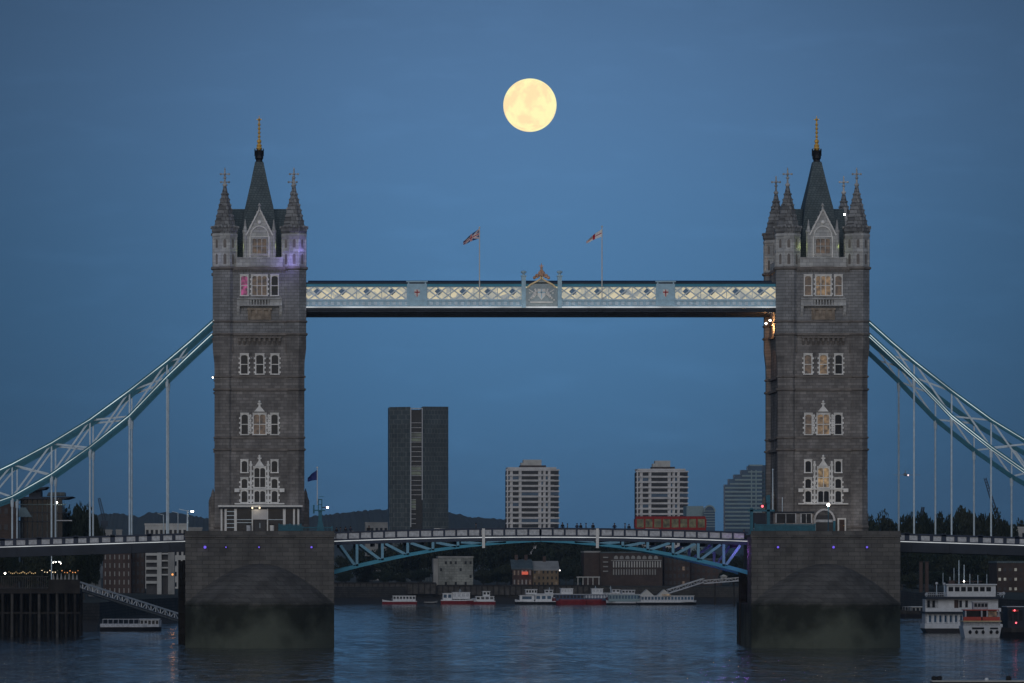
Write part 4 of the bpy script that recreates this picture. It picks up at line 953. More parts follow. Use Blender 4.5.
def lodge():
    Yq = 797.2; x = lambda p: X(p, Yq); z = lambda r: Z(r, Yq); z0 = ptop-.6
    t = thing('stone_lodge', (x(793), 799, z0), 'low stone lodge with a dark framed window behind the teal railing', 'lodge')
    MB().box(x(773.5), x(813.5), Yq, 800.5, z0, z(513.2)).build('wall', M['granite'], t)
    MB().box(x(772.8), x(814.2), Yq-.2, 800.5, z(513.2), z(511.6)).build('roof', M['navy_deep'], t)
    for a, b in ((776.5, 795.2), (801.5, 811)):
        f = MB(); f.box(x(a)-.15, x(b)+.15, Yq-.1, Yq, z(513.8), z(512.9)); f.box(x(a)-.15, x(a), Yq-.1, Yq, z(523), z(513.8)); f.box(x(b), x(b)+.15, Yq-.1, Yq, z(523), z(513.8)); f.box(x((a+b)/2)-.04, x((a+b)/2)+.04, Yq-.08, Yq, z(523), z(513.8))
        w = f.build('window', M['panel'], t); MB().box(x(a), x(b), Yq-.05, Yq-.01, z(523), z(513.8)).build('pane', M['glass'], w)
    MB().tube((x(783), Yq+1, z(511.6)), (x(783), Yq+1, z(497)), .06).build('aerial', M['rod'], t)
    Yq = 799.6; cxx = x(824.5)
    t = thing('arched_doorway', (cxx, Yq, z0), 'round stone arch with a teal rim at the foot of the tower', 'archway')
    mb = MB(); n = 12; r = (x(835)-x(815))/2
    for i in range(n):
        a0, a1 = math.pi*i/n, math.pi*(i+1)/n
        mb.bar((cxx-r*math.cos(a0), Yq+.1, z(521)+r*1.15*math.sin(a0)), (cxx-r*math.cos(a1), Yq+.1, z(521)+r*1.15*math.sin(a1)), .3, .28)
    mb.build('arch_ring', M['concrete'], t)
    MB().box(cxx+r-.2, cxx+r+.12, Yq-.1, Yq+.3, z0, z(520.8)).build('jamb', M['teal_rail'], t)
    MB().box(cxx-r-.12, cxx-r+.2, Yq-.1, Yq+.3, z0, z(520.8)).build('jamb', M['concrete'], t)
    MB().box(cxx-r+.15, cxx+r-.15, Yq+.2, Yq+.28, z0, z(515)).build('recess', M['lead'], t)
    MB().box(cxx-r+.2, cxx+r-.25, Yq, Yq+.15, z(522.2), z(519.6)).build('transom', M['panel'], t)
    t = thing('side_door', (x(842), Yq, z0), 'small brown door in a pale stone frame at the tower foot', 'door')
    MB().box(x(837.8), x(846.2), Yq+.2, Yq+.8, z0, z(518)).build('frame', M['trim'], t)
    d = MB().box(x(839.3), x(844.7), Yq+.12, Yq+.19, z0, z(519.6)).build('door', M['brick_red'], t)
    MB().ball((x(844), Yq+.08, z(525.5)), .06, 6).build('handle', M['gold'], d)
lodge()
def globe_lamp(p, r, Yq, z0, mat, rr, label, e, col):
    x, z = X(p, Yq), Z(r, Yq)
    t = thing('street_lamp', (x, Yq, z0), label, 'street lamp')
    MB().lathe(x, Yq, [(.16, z0), (.16, z0+.5), (.08, z0+.7), (.06, z-rr*1.5), (.14, z-rr*1.2)], 8).build('post', M['teal_dark'], t)
    MB().ball((x, Yq, z), rr, 10, 1.2).build('globe', mat, t)
    MB().lathe(x, Yq, [(rr*.7, z+rr), (.05, z+rr*1.7), (.03, z+rr*2.2)], 8).build('cap', M['iron_black'], t)
    light('lamp_glow', (x, Yq-rr-.25, z), col, e, .15)
globe_lamp(828.3, 504.8, 795.6, ptop-.55, M['bulb'], .22, 'lit globe lamp glowing in front of the arched doorway', 60, (1, .78, .55))
def arm_lamp():
    Yq = 803; x = X(187.5, Yq); z0 = zt(led_row(186)); z1 = Z(511, Yq)
    t = thing('street_lamp', (x, Yq, z0), 'grey street lamp with two arms and a white lantern near the outer pier edge', 'street lamp')
    MB().tube((x, Yq, z0), (x, Yq, z1+.1), .16, .1).build('post', M['rod'], t)
    MB().bar((x-1.3, Yq, z1+.3), (x, Yq, z1), .08).bar((x, Yq, z1), (x+1.0, Yq, z1-.1), .08).build('arm', M['rod'], t)
    MB().box(x+.5, x+.9, Yq-.12, Yq+.12, z1-.16, z1+.02).build('lantern', M['bulb'], t)
arm_lamp()
for i, (p, r0, r1) in enumerate(((163.5, 533, 515), (178, 533, 513))):
    Yq = 830; x = X(p, Yq); t = thing('street_lamp', (x, Yq, Z(534, Yq)), ('thin unlit grey lamp post with a single arm over the approach span', 'thin unlit lamp post with forked arms over the approach span')[i], 'street lamp')
    MB().tube((x, Yq, Z(538, Yq)), (x, Yq, Z(r1, Yq)), .07).build('post', M['rod'], t)
    MB().bar((x, Yq, Z(r1, Yq)), (x-.9, Yq, Z(r1-1.5, Yq)), .07).build('arm', M['rod'], t)
# timber fenders beside the piers
for (p0, p1, r0, r1, Yq, l) in ((179.5, 186, 560, 640, 832, 'dark timber fender piles behind the outer side of the pavilion side pier'), (740, 746, 576, 640, 822, 'dark timber fender piles beside the railing side pier under the lifting span')):
    xa, xb = X(p0, Yq), X(p1, Yq); t = thing('timber_fender', ((xa+xb)/2, Yq, -1), l, 'fender', 'timber fenders beside the piers')
    for i in range(4): xx = xa+(xb-xa)*i/3; MB().tube((xx, Yq, -1), (xx, Yq, Z(r0+i % 2, Yq)), .2).build('pile', M['timber'], t)
    mb = MB()
    for k in range(9): zz = 1.5+k*1.1; mb.box(xa, xb, Yq-.35, Yq-.2, zz, zz+.8)
    mb.build('planking', M['timber'], t)

# ------------------------------------------------------------ people, bus and cars on the deck
def deck_z(p):
    if 335 <= p <= 745:
        u = (min(p, 1080.8-p)-335)/205.4; return Z(541.3-4.1*(1-(1-u)**2), 801.5)
    return ptop-.55
def make_person(mat, pose):
    me = bpy.data.meshes.new('person'); s = (-1, 1)
    V = [(0, 0, .95), (0, 0, 1.15), (0, 0, 1.38), (0, .0, 1.50), (0, -.02, 1.60), (0, -.02, 1.72)]
    r = [(.15, .11), (.14, .10), (.17, .11), (.06, .06), (.085, .10), (.075, .09)]; E = [(i, i+1) for i in range(5)]
    for k in s:
        n = len(V); b = .05 if pose == 1 else .02
        V += [(.1*k, 0, .88), (.11*k, -b*k, .50), (.11*k, b*k, .08), (.12*k, -.14+b*k, .04)]; r += [(.10, .10), (.065, .07), (.045, .05), (.04, .035)]
        E += [(0, n), (n, n+1), (n+1, n+2), (n+2, n+3)]
        n = len(V)
        if pose == 2: arm = [(.2*k, 0, 1.42), (.28*k, -.08, 1.18), (.14*k, -.32, 1.16), (.08*k, -.38, 1.18)]      # elbows on the rail
        elif pose == 1: arm = [(.2*k, 0, 1.42), (.25*k, .03, 1.15), (.22*k, -.12*k, .92), (.22*k, -.15*k, .83)]
        else: arm = [(.2*k, 0, 1.42), (.25*k, .02, 1.14), (.24*k, -.04, .90), (.24*k, -.06, .80)]
        V += arm; r += [(.065, .065), (.05, .05), (.036, .036), (.03, .045)]; E += [(2, n), (n, n+1), (n+1, n+2), (n+2, n+3)]
    me.from_pydata(V, E, []); o = bpy.data.objects.new('person_source', me); C.objects.link(o)
    sk = o.modifiers.new('skin', 'SKIN'); ss = o.modifiers.new('sub', 'SUBSURF'); ss.levels = 1; ss.render_levels = 1
    for i, v in enumerate(me.skin_vertices[0].data): v.radius = r[i]; v.use_root = (i == 0)
    dg = bpy.context.evaluated_depsgraph_get(); dg.update()
    m2 = bpy.data.meshes.new_from_object(o.evaluated_get(dg)); bpy.data.objects.remove(o)
    m2.materials.clear()
    for q in (mat, M['skin'], M['coat_navy']): m2.materials.append(q)
    for p_ in m2.polygons:
        z = p_.center.z; p_.use_smooth = True
        p_.material_index = 1 if z > 1.5 or (z < .87 and abs(p_.center.x) > .19) else (2 if z < .88 else 0)
    return m2
PM = [make_person(M['coat_black'], 0), make_person(M['coat_grey'], 1), make_person(M['coat_navy'], 2)]
hair = MB().lathe(0, 0, [(.10, 1.62), (.112, 1.70), (.09, 1.78), (.03, 1.81)], 8)
def person(p, k, label, rot, Yq=802.6, h=1.0):
    x = X(p, Yq); z = deck_z(p)+(.38 if 335 <= p <= 743 else .0)
    o = bpy.data.objects.new('person', PM[k]); C.objects.link(o); o.location = (x, Yq, z); o.rotation_euler = (0, 0, R(rot)); o.scale = (h, h, h)
    tag(o, label, 'person', 'people on the bridge deck')
    hh = MB(); hh.v = list(hair.v); hh.f = list(hair.f); hh.m = list(hair.m); me = bpy.data.meshes.new('hair')
    me.from_pydata(hh.v, [], hh.f); me.materials.append(M['coat_black']); c = bpy.data.objects.new('hair', me); C.objects.link(c); c.parent = o
PL = [(336.5, 0, 'person in a black coat standing closest to the pavilion side pier', 20), (340.5, 1, 'person in a grey jacket walking just behind the one nearest the pavilion side pier', 90), (345.5, 0, 'person in a black coat third along from the pavilion side pier', 170), (350.5, 2, 'person in a navy coat leaning on the rail, fourth from the pavilion side pier', 0),
      (369, 0, 'lone person in black between the pale low block and the dark office tower', 0), (476, 1, 'lone person walking on the deck between the dark office tower and the white marker', 90), (562.5, 0, 'person in black just past the first apartment tower', 10), (567.5, 1, 'person in grey walking second past the first apartment tower', 270),
      (577, 2, 'person in navy leaning on the rail as one of a close pair at mid span', 0), (580.8, 0, 'person in black as the other one of the close pair at mid span', 30), (586, 1, 'person in grey walking just behind the close pair at mid span', 90), (593, 0, 'person in black beside the white marker board before the bus', 0),
      (614.5, 2, 'lone person in navy leaning on the rail past the marker board', 0), (625, 1, 'person in grey walking behind the red bus, farther of the two', 90), (629, 0, 'person in black directly behind the red bus', 0), (744, 0, 'person in black standing close to the railing side pier', 0)]
for i, (p, k, l, r_) in enumerate(PL): person(p, k, l, r_, Yq=802.4+(i*37 % 5)*.12, h=1.0+((i*29) % 7-3)*.012)
def bus():
    Yc = 807; xa, xb = X(635.5, Yc), X(706, Yc); z0 = deck_z(670)+.02; z = lambda h: z0+h; zt2 = Z(516.2, Yc)
    t = thing('double_decker_bus', ((xa+xb)/2, Yc, z0), 'red double decker bus with lit upper windows crossing the lifting span', 'bus')
    ya, yb = Yc, Yc+2.5; hgt = zt2-z0
    mb = MB(); mb.box(xa, xb, ya+.02, yb, z0+.35, z0+hgt*.36); mb.box(xa, xb, ya, yb, z0+hgt*.36, zt2-1.72); mb.box(xa+.05, xb-.05, ya, yb, zt2-.42, zt2-.08); mb.prism_x([(ya+.05, zt2-.08), (yb-.05, zt2-.08), (yb-.3, zt2), (ya+.3, zt2)], xa+.1, xb-.1)
    for k in range(9): xx = xa+.06+(xb-xa-.12)*k/8; mb.box(xx-.13, xx+.13, ya, yb, zt2-1.72, zt2-.42)
    mb.build('body', M['bus_red'], t)
    MB().box(xa+.1, xb-.1, ya+.06, yb-.06, zt2-1.72, zt2-.42).build('upper_window', M['bus_lit'], t)
    MB().box(xa+.9, xb-.4, ya+.0, ya+.05, z0+.75, z0+1.1).build('lower_window', M['bus_lit'], t)
    MB().box(xa-.03, xa, ya+.25, yb-.25, zt2-1.6, zt2-.5).build('front_window', M['glass'], t)
    for xx in (xa+2.2, xb-2.6):
        for yy in (ya-.02, yb-.28):
            w = MB(); w.tube((xx, yy, z0+.5), (xx, yy+.3, z0+.5), .5, n=16); w = w.build('wheel', M['rubber'], t); MB().tube((xx, yy-.02, z0+.5), (xx, yy+.32, z0+.5), .26, n=12).build('rim', M['panel'], w)
    for yy in (ya+.4, yb-.4): MB().box(xa-.05, xa, yy-.14, yy+.14, z0+.7, z0+.9).build('headlight', M['white'], t)
M['bus_lit'] = emit('lit bus interior', (.80, .78, .40), .035, .98, 1.3); M['bus_lit'].node_tree.nodes['Principled BSDF'].inputs['Base Color'].default_value = (.03, .03, .03, 1)
bus()
def car(p, Yc, mat, label, L=4.2):
    xc = X(p, Yc); z0 = deck_z(p)+.02
    t = thing('car', (xc, Yc, z0), label, 'car', 'cars on the bridge deck')
    k = L/4.2; prof = [(-2.1, .3), (2.1, .3), (2.12, .75), (1.5, .9), (.95, 1.42), (-.9, 1.48), (-1.7, 1.0), (-2.1, .9)]
    MB().prism_y([(xc+a*k, z0+b) for a, b in prof], Yc-.82, Yc+.82).build('body', mat, t)
    MB().prism_y([(xc+a*k, z0+b) for a, b in [(1.35, .93), (.9, 1.36), (-.85, 1.41), (-1.5, 1.0)]], Yc-.84, Yc+.84).build('window', M['glass'], t)
    for a in (-1.3, 1.35):
        for yy in (Yc-.86, Yc+.66):
            w = MB().tube((xc+a*k, yy, z0+.32), (xc+a*k, yy+.2, z0+.32), .32, n=14).build('wheel', M['rubber'], t); MB().tube((xc+a*k, yy-.01, z0+.32), (xc+a*k, yy+.21, z0+.32), .17, n=10).build('rim', M['car_silver'], w)
    for yy in (Yc-.6, Yc+.6): MB().box(xc-2.13*k, xc-2.09*k, yy-.15, yy+.15, z0+.6, z0+.78).build('headlight', M['white'], t)
def vehicle(p, mat, label, L=4.2, Yc=804.4): car(p, Yc, mat, label, L)
vehicle(652, M['boat_white'], 'white car whose roof shows over the parapet in front of the bus', 4.4)
vehicle(440.5, M['car_silver'], 'silver car passing below the dark office tower')
vehicle(355, M['car_silver'], 'silver car farther back on the deck near the pavilion side pier', 4.0, 812)

# ------------------------------------------------------------ buildings
def building(name, label, x0, x1, Y, rt, mat, depth=14, cols=6, rows=4, wmat='glass', ww=.55, wh=.5, base=QZ-.4, group=None, roof='flat', lit=None, band=None, cat='building', wrow0=None, roofmat='slate', chim=0, winname='window', single=None):
    xa, xb = X(x0, Y), X(x1, Y); z0, z1 = base, Z(rt, Y)
    t = thing(name, ((xa+xb)/2, Y+depth/2, z0), label, cat, group)
    if roof == 'gable':
        ze = z0+(z1-z0)*.68
        MB().prism_x([(Y, z0), (Y+depth, z0), (Y+depth, ze), (Y+depth/2, z1-.1), (Y, ze)], xa, xb).build('wall', M[mat], t)
        rf = MB(); o = .35
        rf._pr([(xa-o, Y-o, ze-.1), (xa-o, Y+depth/2, z1), (xa-o, Y+depth/2, z1-.3), (xa-o, Y-o, ze-.4)], [(xb+o, Y-o, ze-.1), (xb+o, Y+depth/2, z1), (xb+o, Y+depth/2, z1-.3), (xb+o, Y-o, ze-.4)])
        rf._pr([(xa-o, Y+depth+o, ze-.1), (xa-o, Y+depth+o, ze-.4), (xa-o, Y+depth/2, z1-.3), (xa-o, Y+depth/2, z1)], [(xb+o, Y+depth+o, ze-.1), (xb+o, Y+depth+o, ze-.4), (xb+o, Y+depth/2, z1-.3), (xb+o, Y+depth/2, z1)])
        rfo = rf.build('roof', M[roofmat], t); zw = ze
        for k in range(chim): xx = xa+(xb-xa)*(k+.5)/chim; MB().box(xx-.5, xx+.5, Y+depth/2-.6, Y+depth/2+.6, z1-.6, z1+1.5).build('chimney', M['brick_red'], rfo)
    else:
        MB().box(xa, xb, Y, Y+depth, z0, z1).build('wall', M[mat], t); zw = z1-.5
        MB().box(xa-.15, xb+.15, Y-.15, Y+depth+.15, z1, z1+.5).build('roof', M[roofmat], t)
    r = random.Random(int(x0*7+rt))
    fh = (zw-z0)/rows; fw = (xb-xa)/cols
    for j in range(rows):
        if band and j: MB().box(xa-.1, xb+.1, Y-.22, Y-.003, z0+fh*j-.2, z0+fh*j+.2).build('storey_band', M[band], t)
        for i in range(cols):
            if single and r.random() > single: continue
            xc, zc = xa+fw*(i+.5), z0+fh*(j+.52)
            wm_ = lit[1] if lit and r.random() < lit[0] else wmat
            MB().box(xc-fw*ww/2, xc+fw*ww/2, Y-.08, Y+.01, zc-fh*wh/2, zc+fh*wh/2).build(winname, M[wm_], t)
    return t
def apartments(x0, x1, rt, label, sx0, sx1, srt):
    Y = 2400; xa, xb = X(x0, Y), X(x1, Y); z1 = Z(rt, Y); w = xb-xa; z0 = QZ-.4
    t = thing('apartment_tower', ((xa+xb)/2, Y+9, z0), label, 'apartment block', 'twin pale apartment towers')
    MB().box(xa+w*.06, xb-w*.1, Y, Y+18, z0, z1).build('core_wall', M['concrete'], t)
    MB().box(xb-w*.18, xb-.3, Y+3, Y+14, z0, z1-.8).build('side_wing', M['brick_dark'], t)
    MB().box(xa+.4, xa+w*.1, Y+2, Y+14, z0, z1-.8).build('side_wing', M['brick_dark'], t)
    fh = 2.4; n = int((z1-z0)/fh)
    for u in (.0, .085, .25, .62, .70, .79):
        MB().box(xa+w*u-.05+.4, xa+w*u+.75+.2, Y-.5, Y+1, z0, z1).build('pier', M['concrete'], t)
    for j in range(7, n+1):
        zf = z1-fh*(n-j)
        MB().box(xa+w*.07, xa+w*.8, Y-.75, Y+.3, zf-.8, zf-.05).build('balcony_front', M['concrete'], t)
        MB().box(xb-w*.2, xb, Y-.4, Y+4, zf-.75, zf-.1).build('storey_band', M['concrete'], t); MB().box(xa, xa+w*.08, Y-.4, Y+4, zf-.75, zf-.15).build('storey_band', M['concrete'], t)
        for a, b in ((.02, .07), (.12, .235), (.29, .60), (.645, .69), (.725, .78), (.83, .985)):
            MB().box(xa+w*a, xa+w*b, Y-.35 if b < .8 else Y-.3, Y-.02, zf-fh+.1, zf-.82).build('window', M['glass'] if (j*7+int(a*100)) % 5 else M['glass_blue'], t)
    MB().box(xa+w*.03, xb-w*.06, Y-.6, Y+17, z1, z1+.8).build('roof', M['concrete'], t)
    MB().box(X(sx0, Y)-1.5, X(sx1, Y)+2, Y+3, Y+13, z1+.8, z1+1.7).build('roof_terrace', M['brick_dark'], t)
    MB().box(X(sx0, Y), X(sx1, Y), Y+4, Y+12, z1+1.7, Z(srt, Y)).box(X(sx0-2.5, Y), X(sx0, Y), Y+4.5, Y+11, z1+1.7, Z(srt+3, Y)).build('plant_room', M['render'], t)
apartments(506, 559.5, 469, 'pale apartment tower with striped balconies at mid river, nearer the dark office tower', 524, 542, 459.5)
apartments(636, 688.5, 470.5, 'pale apartment tower with striped balconies rising behind the red bus', 656, 671, 460.5)
def office():
    Y = 2000; x = lambda p: X(p, Y); z = lambda r: Z(r, Y); z0 = QZ-.4
    t = thing('office_tower', (x(419), Y+11, z0), 'tall dark glazed office tower with a pale framed central slot', 'office tower')
    MB().prism_z([(x(389.6), Y+4), (x(410.5), Y), (x(410.5), Y+22), (x(389.6), Y+22)], z0, z(406.8)).build('wing', M['dark_clad'], t)
    MB().prism_z([(x(422.5), Y), (x(448.7), Y+3), (x(448.7), Y+22), (x(422.5), Y+22)], z0, z(406.5)).build('wing', M['dark_clad'], t)
    MB().box(x(410.5), x(422.5), Y+2, Y+20, z0, z(409.5)).build('slot_wall', M['glass'], t)
    for p in (410.8, 422.2): MB().box(x(p)-.16, x(p)+.16, Y-.35, Y+1, z(500) if p > 415 else z(527), z(408)).build('slot_frame', M['panel'], t)
    MB().box(x(410.6), x(422.4), Y-.1, Y+.3, z(409), z(408)).build('slot_frame', M['panel'], t)
    k = 0
    for r in range(23):
        rr = 422.5+r*4.8
        if rr < 528: MB().box(x(411), x(422 if rr < 498 else 416), Y+1.3, Y+2, z(rr+.5), z(rr)).build('floor_edge', M['panel'], t); MB().box(x(411.6), x(421.6 if rr < 498 else 416), Y+1.7, Y+1.99, z(rr+4.2), z(rr+1)).build('window', M['lit_office'] if (r*5) % 7 in (1, 3) else M['glass'], t)
    for p in list(range(392, 410, 3))+list(range(426, 448, 3)):
        yy = Y+4*(1-(p-389.6)/21) if p < 411 else Y+3*(p-422.5)/26
        MB().box(x(p)-.1, x(p)+.1, yy-.35, yy+.1, z0, z(423)).build('fin', M['dark_clad'], t)
M['lit_office'] = emit('dim office interior', (.45, .6, .4), .07, .8, .3)
office()
def stepped():
    Y = 1950; x = lambda p: X(p, Y); z = lambda r: Z(r, Y); z0 = QZ-.4
    t = thing('stepped_office_block', (x(750), Y+10, z0), 'blue green glazed block with a stepped top beside the tower', 'office block')
    steps = [(725, 484.5), (729, 479), (734.5, 474.5), (741.5, 470), (748, 466)]
    for i, (p, r) in enumerate(steps):
        p1 = steps[i+1][0] if i < 4 else 762
        MB().box(x(p), x(p1), Y+(.0 if i < 4 else .02), Y+6, z0, z(r)).build('wall', M['glass_blue'], t)
    MB().box(x(762), x(778), Y+3, Y+6, z0, z(465)).build('side_wing', M['glass_blue'], t)
    for k in range(15):
        r = 471+k*4
        xa = 748 if r < 474 else 742 if r < 479 else 735 if r < 482 else 730 if r < 486 else 725
        MB().box(x(xa), x(762), Y-.3, Y-.02, z(r+1.6), z(r)).build('floor_band', M['floor_band'], t)
        MB().box(x(762.2), x(778), Y+2.7, Y+2.98, z(r+1.6), z(r)).build('floor_band', M['teal_dark'], t)
    for p in (751.5, 756): MB().box(x(p)-.2, x(p)+.2, Y-.5, Y, z(527), z(470)).build('mullion', M['floor_band'], t)
    MB().box(x(750), x(763), Y+2, Y+6, z(466), z(464.5)).build('roof', M['floor_band'], t)
M['floor_band'] = simple('blue grey spandrel', (.22, .31, .34), .5, var=.1)
stepped()
def arch_block():
    Y = 1900; x = lambda p: X(p, Y); z = lambda r: Z(r, Y)
    t = thing('barrel_roofed_block', (x(701), Y+10, QZ), 'glazed block with a curved barrel roof behind the end of the bus', 'building')
    MB().box(x(688), x(705), Y+6, Y+20, QZ-.4, z(505.8)).build('wall', M['floor_band'], t)
    n = 12; c = x(709.5); r = x(715)-x(704); poly = [(c-r/2*1.0, QZ-.4)]+[(c-r/2*math.cos(math.pi*i/n), z(512)+r/2*math.sin(math.pi*i/n)*1.15) for i in range(n+1)]+[(c+r/2, QZ-.4)]
    MB().prism_y(poly, Y, Y+18).build('barrel_front', M['glass_blue'], t)
    mb = MB()
    for i in range(n): mb.bar((c-r/2*math.cos(math.pi*i/n), Y-.1, z(512)+r/2*math.sin(math.pi*i/n)*1.15), (c-r/2*math.cos(math.pi*(i+1)/n), Y-.1, z(512)+r/2*math.sin(math.pi*(i+1)/n)*1.15), .35, .5)
    for i in range(7): mb.box(c-r/2, c+r/2, Y-.15, Y-.01, z(511+i*2.6)-.12, z(511+i*2.6)+.12)
    mb.build('ribs', M['floor_band'], t)
arch_block()
B = building
B('low_block', 'pale low block on the skyline left of the dark office tower', 365.5, 388, 2100, 523.5, 'render_grey', cols=5, rows=5, wh=.4, roofmat='render_grey')
B('low_block', 'long cream low block with flat roof above the approach span', 145, 187, 1500, 525.2, 'render', cols=9, rows=6, wh=.42, roofmat='render')
B('low_block', 'very low pale building on the skyline near the lamp posts', 184, 202, 1550, 529, 'render_grey', cols=4, rows=5, roofmat='render_grey')
for a, b, r in ((94, 101, 530.5), (104, 112, 531), (116, 122, 531)): B('distant_house', 'small pale distant house on the skyline, %s' % {94: 'nearest the dark trees', 104: 'the middle one of three', 116: 'the last of three toward the cream block'}[a], a, b, 1800, r, 'render_grey', cols=3, rows=5, depth=8, group='distant pale houses on the skyline', roofmat='render_grey')
M['warehouse'] = masonry('pale rubble wall', (.33, .34, .31), (.24, .25, .23), (.18, .18, .17), 1.5, .8, .05, .5)
t = B('stone_warehouse', 'square pale stone warehouse with few small windows behind the quay wall', 438.5, 473, 1672, 557.8, 'warehouse', cols=7, rows=4, ww=.42, wh=.42, single=.45, roofmat='render_grey')
MB().box(X(433.5, 1672), X(438.4, 1672), 1673, 1684, QZ-.4, Z(558.5, 1672)).build('side_wing', M['render_grey'], t)
t = B('brick_house', 'dark roofed brick house with a red lit awning on the far bank', 512.5, 532, 1675, 559.5, 'brick_red', cols=5, rows=2, roof='gable', chim=2, wmat='render_grey', ww=.4, lit=(.2, 'lit_dim'))
MB().box(X(522, 1674), X(528, 1674), 1673.2, 1674.9, Z(574.6, 1674), Z(571.6, 1674)).build('awning', M['sign_red'], t)
B('brick_house', 'ochre lit brick house with pale roof beside the red awning house', 532.6, 558.5, 1676, 561, 'brick_yellow', cols=6, rows=3, roof='gable', roofmat='render_grey', chim=1, lit=(.25, 'lit_dim'), ww=.4)
small_lamp(559.8, 570.4, 1672, M['bulb_dim'], .24, 'wall_lamp', 'white wall lamp at the end of the ochre house', 'lamp', box=.3)
B('warehouse_block', 'plain brown windowless block beside the colonnaded warehouse', 584, 600, 1668, 552.6, 'brick_dark', cols=1, rows=1, single=.01, roofmat='render_grey')
def colonnade():
    Y = 1665; x = lambda p: X(p, Y); z = lambda r: Z(r, Y)
    t = thing('colonnaded_warehouse', (x(632), Y+8, QZ-.4), 'long brown warehouse with two rows of pale window piers', 'warehouse')
    MB().box(x(600.4), x(662.5), Y, Y+16, QZ-.4, z(553)).build('wall', M['brick_dark'], t)
    MB().box(x(611), x(661.5), Y-.5, Y+.3, z(561), z(560)).build('cornice', M['render_grey'], t)
    MB().box(x(600), x(663), Y-.2, Y+16.2, z(553), z(551.8)).build('roof', M['slate'], t)
    for i in range(19):
        p = 613+i*2.6; MB().box(x(p), x(p)+.36, Y-.3, Y, z(567.4), z(561.4)).build('window_pier', M['render'], t)
        if i < 17: MB().box(x(p), x(p)+.36, Y-.28, Y, z(574.8), z(569.2)).build('window_pier', M['render_grey'], t)
    for i in range(8):
        p = 616+i*5.7; n = 8
        MB().prism_y([(x(p)-.65*math.cos(math.pi*k/n), z(557.5)+.8*math.sin(math.pi*k/n)-.2) for k in range(n+1)]+[(x(p)+.65, z(559)), (x(p)-.65, z(559))], Y-.15, Y).build('arched_window', M['render_grey'], t)
    for k in range(4): MB().box(x(603), x(608), Y-.6, Y, z(558+k*4.6), z(556.8+k*4.6)).build('balcony', M['render_grey'], t)
colonnade()
B('brick_warehouse', 'dark red brick warehouse with faint windows beside the colonnaded one', 664, 690, 1672, 556, 'brick_dark', cols=6, rows=4, wmat='lead', lit=(.1, 'lit_dim'), base=QZ-.4)
B('brick_warehouse', 'lower brown brick warehouse half hidden behind the lit violet girder', 690.5, 722, 1680, 560, 'brick_red', cols=6, rows=4, wmat='lead', base=QZ-.4)
B('brick_block', 'brown brick block with pale window columns beyond the timber jetty', 103, 131, 1290, 551, 'brick_red', cols=6, rows=5, wmat='render_grey', ww=.25, wh=.55)
B('brick_block', 'narrow dark brick block next to the white balconied flats', 131.5, 144.5, 1295, 549, 'brick_dark', cols=3, rows=5, wmat='lead')
def flats():
    Y = 1250; x = lambda p: X(p, Y); z = lambda r: Z(r, Y)
    t = thing('apartment_block', (x(160), Y+6, QZ), 'white balconied flats seen under the approach span beside the orange lamp', 'apartment block')
    MB().box(x(146), x(174.5), Y+1.2, Y+13, QZ-.4, z(548)).build('wall', M['lead'], t)
    MB().box(x(157), x(161.5), Y-.1, Y+1.3, QZ-.4, z(548)).build('stair_tower', M['render'], t)
    MB().box(x(168), x(174.5), Y, Y+1.3, QZ-.4, z(548)).build('end_wall', M['render_grey'], t)
    for k in range(5):
        r = 553+k*7; MB().box(x(146), x(156.9), Y, Y+1.2, z(r+2.6), z(r)).build('balcony', M['render'], t)
        if k < 4: MB().box(x(161.6), x(168), Y+.1, Y+1.2, z(r+1.4), z(r)).build('balcony', M['render'], t)
flats()
small_lamp(172.5, 574.5, 1230, M['bulb_orange'], .26, 'wall_lamp', 'orange lamp glowing at the corner of the white balconied flats', 'lamp', box=.3)
light('orange_glow', (X(172.5, 1230), 1229, Z(574.5, 1230)), (1, .4, .12), 35, .3)
def saucer():
    Y = 1120; x = lambda p: X(p, Y); z = lambda r: Z(r, Y)
    t = thing('pavilion_building', (x(35), Y+10, QZ), 'dark glass waterfront building with overhanging saucer roofs among trees', 'building')
    MB().box(x(20), x(62), Y+2, Y+20, QZ-.4, z(498)).build('wall', M['glass'], t)
    mb = MB(); mb.prism_y([(x(14), z(497)), (x(73), z(496.6)), (x(66), z(498.8)), (x(16), z(499.5))], Y-2, Y+22); mb.build('roof', M['navy_deep'], t)
    mb = MB(); mb.prism_y([(x(24), z(489)), (x(47), z(486.4)), (x(44), z(489)), (x(26), z(491))], Y+3, Y+18); mb.box(x(28), x(40), Y+5, Y+16, z(497), z(490)); mb.build('roof_lantern', M['navy_deep'], t)
    MB().prism_y([(x(46), z(495.5)), (x(64), z(495.5)), (x(64), z(492)), (x(48), z(492))], Y+4, Y+14).build('plant_room', M['dark_clad'], t)
    for r in (504, 512, 521): MB().box(x(18), x(66), Y+1.2, Y+2, z(r+.9), z(r)).build('floor_band', M['floor_band'] if r == 504 else M['navy_deep'], t)
    MB().box(x(56), x(72), Y+.5, Y+1, z(521), z(520)).build('canopy_edge', M['panel'], t)
    for p in range(22, 62, 5): MB().box(x(p)-.1, x(p)+.1, Y+1.5, Y+2, QZ, z(498)).build('mullion', M['dark_clad'], t)
    MB().prism_y([(x(17), z(517)), (x(32), z(517)), (x(26), z(507.5)), (x(20), z(507.5))], Y-.5, Y+1.1).build('glass_canopy', M['floor_band'], t)
    MB().ball((x(56.5), Y, z(502.6)), .25).build('lamp', M['bulb'], t)
saucer()
B('brown_block', 'dark brown block at the edge of the view behind the farthest hangers', -30, 16, 1100, 500.5, 'brick_dark', cols=7, rows=6, wmat='lead', wh=.35)
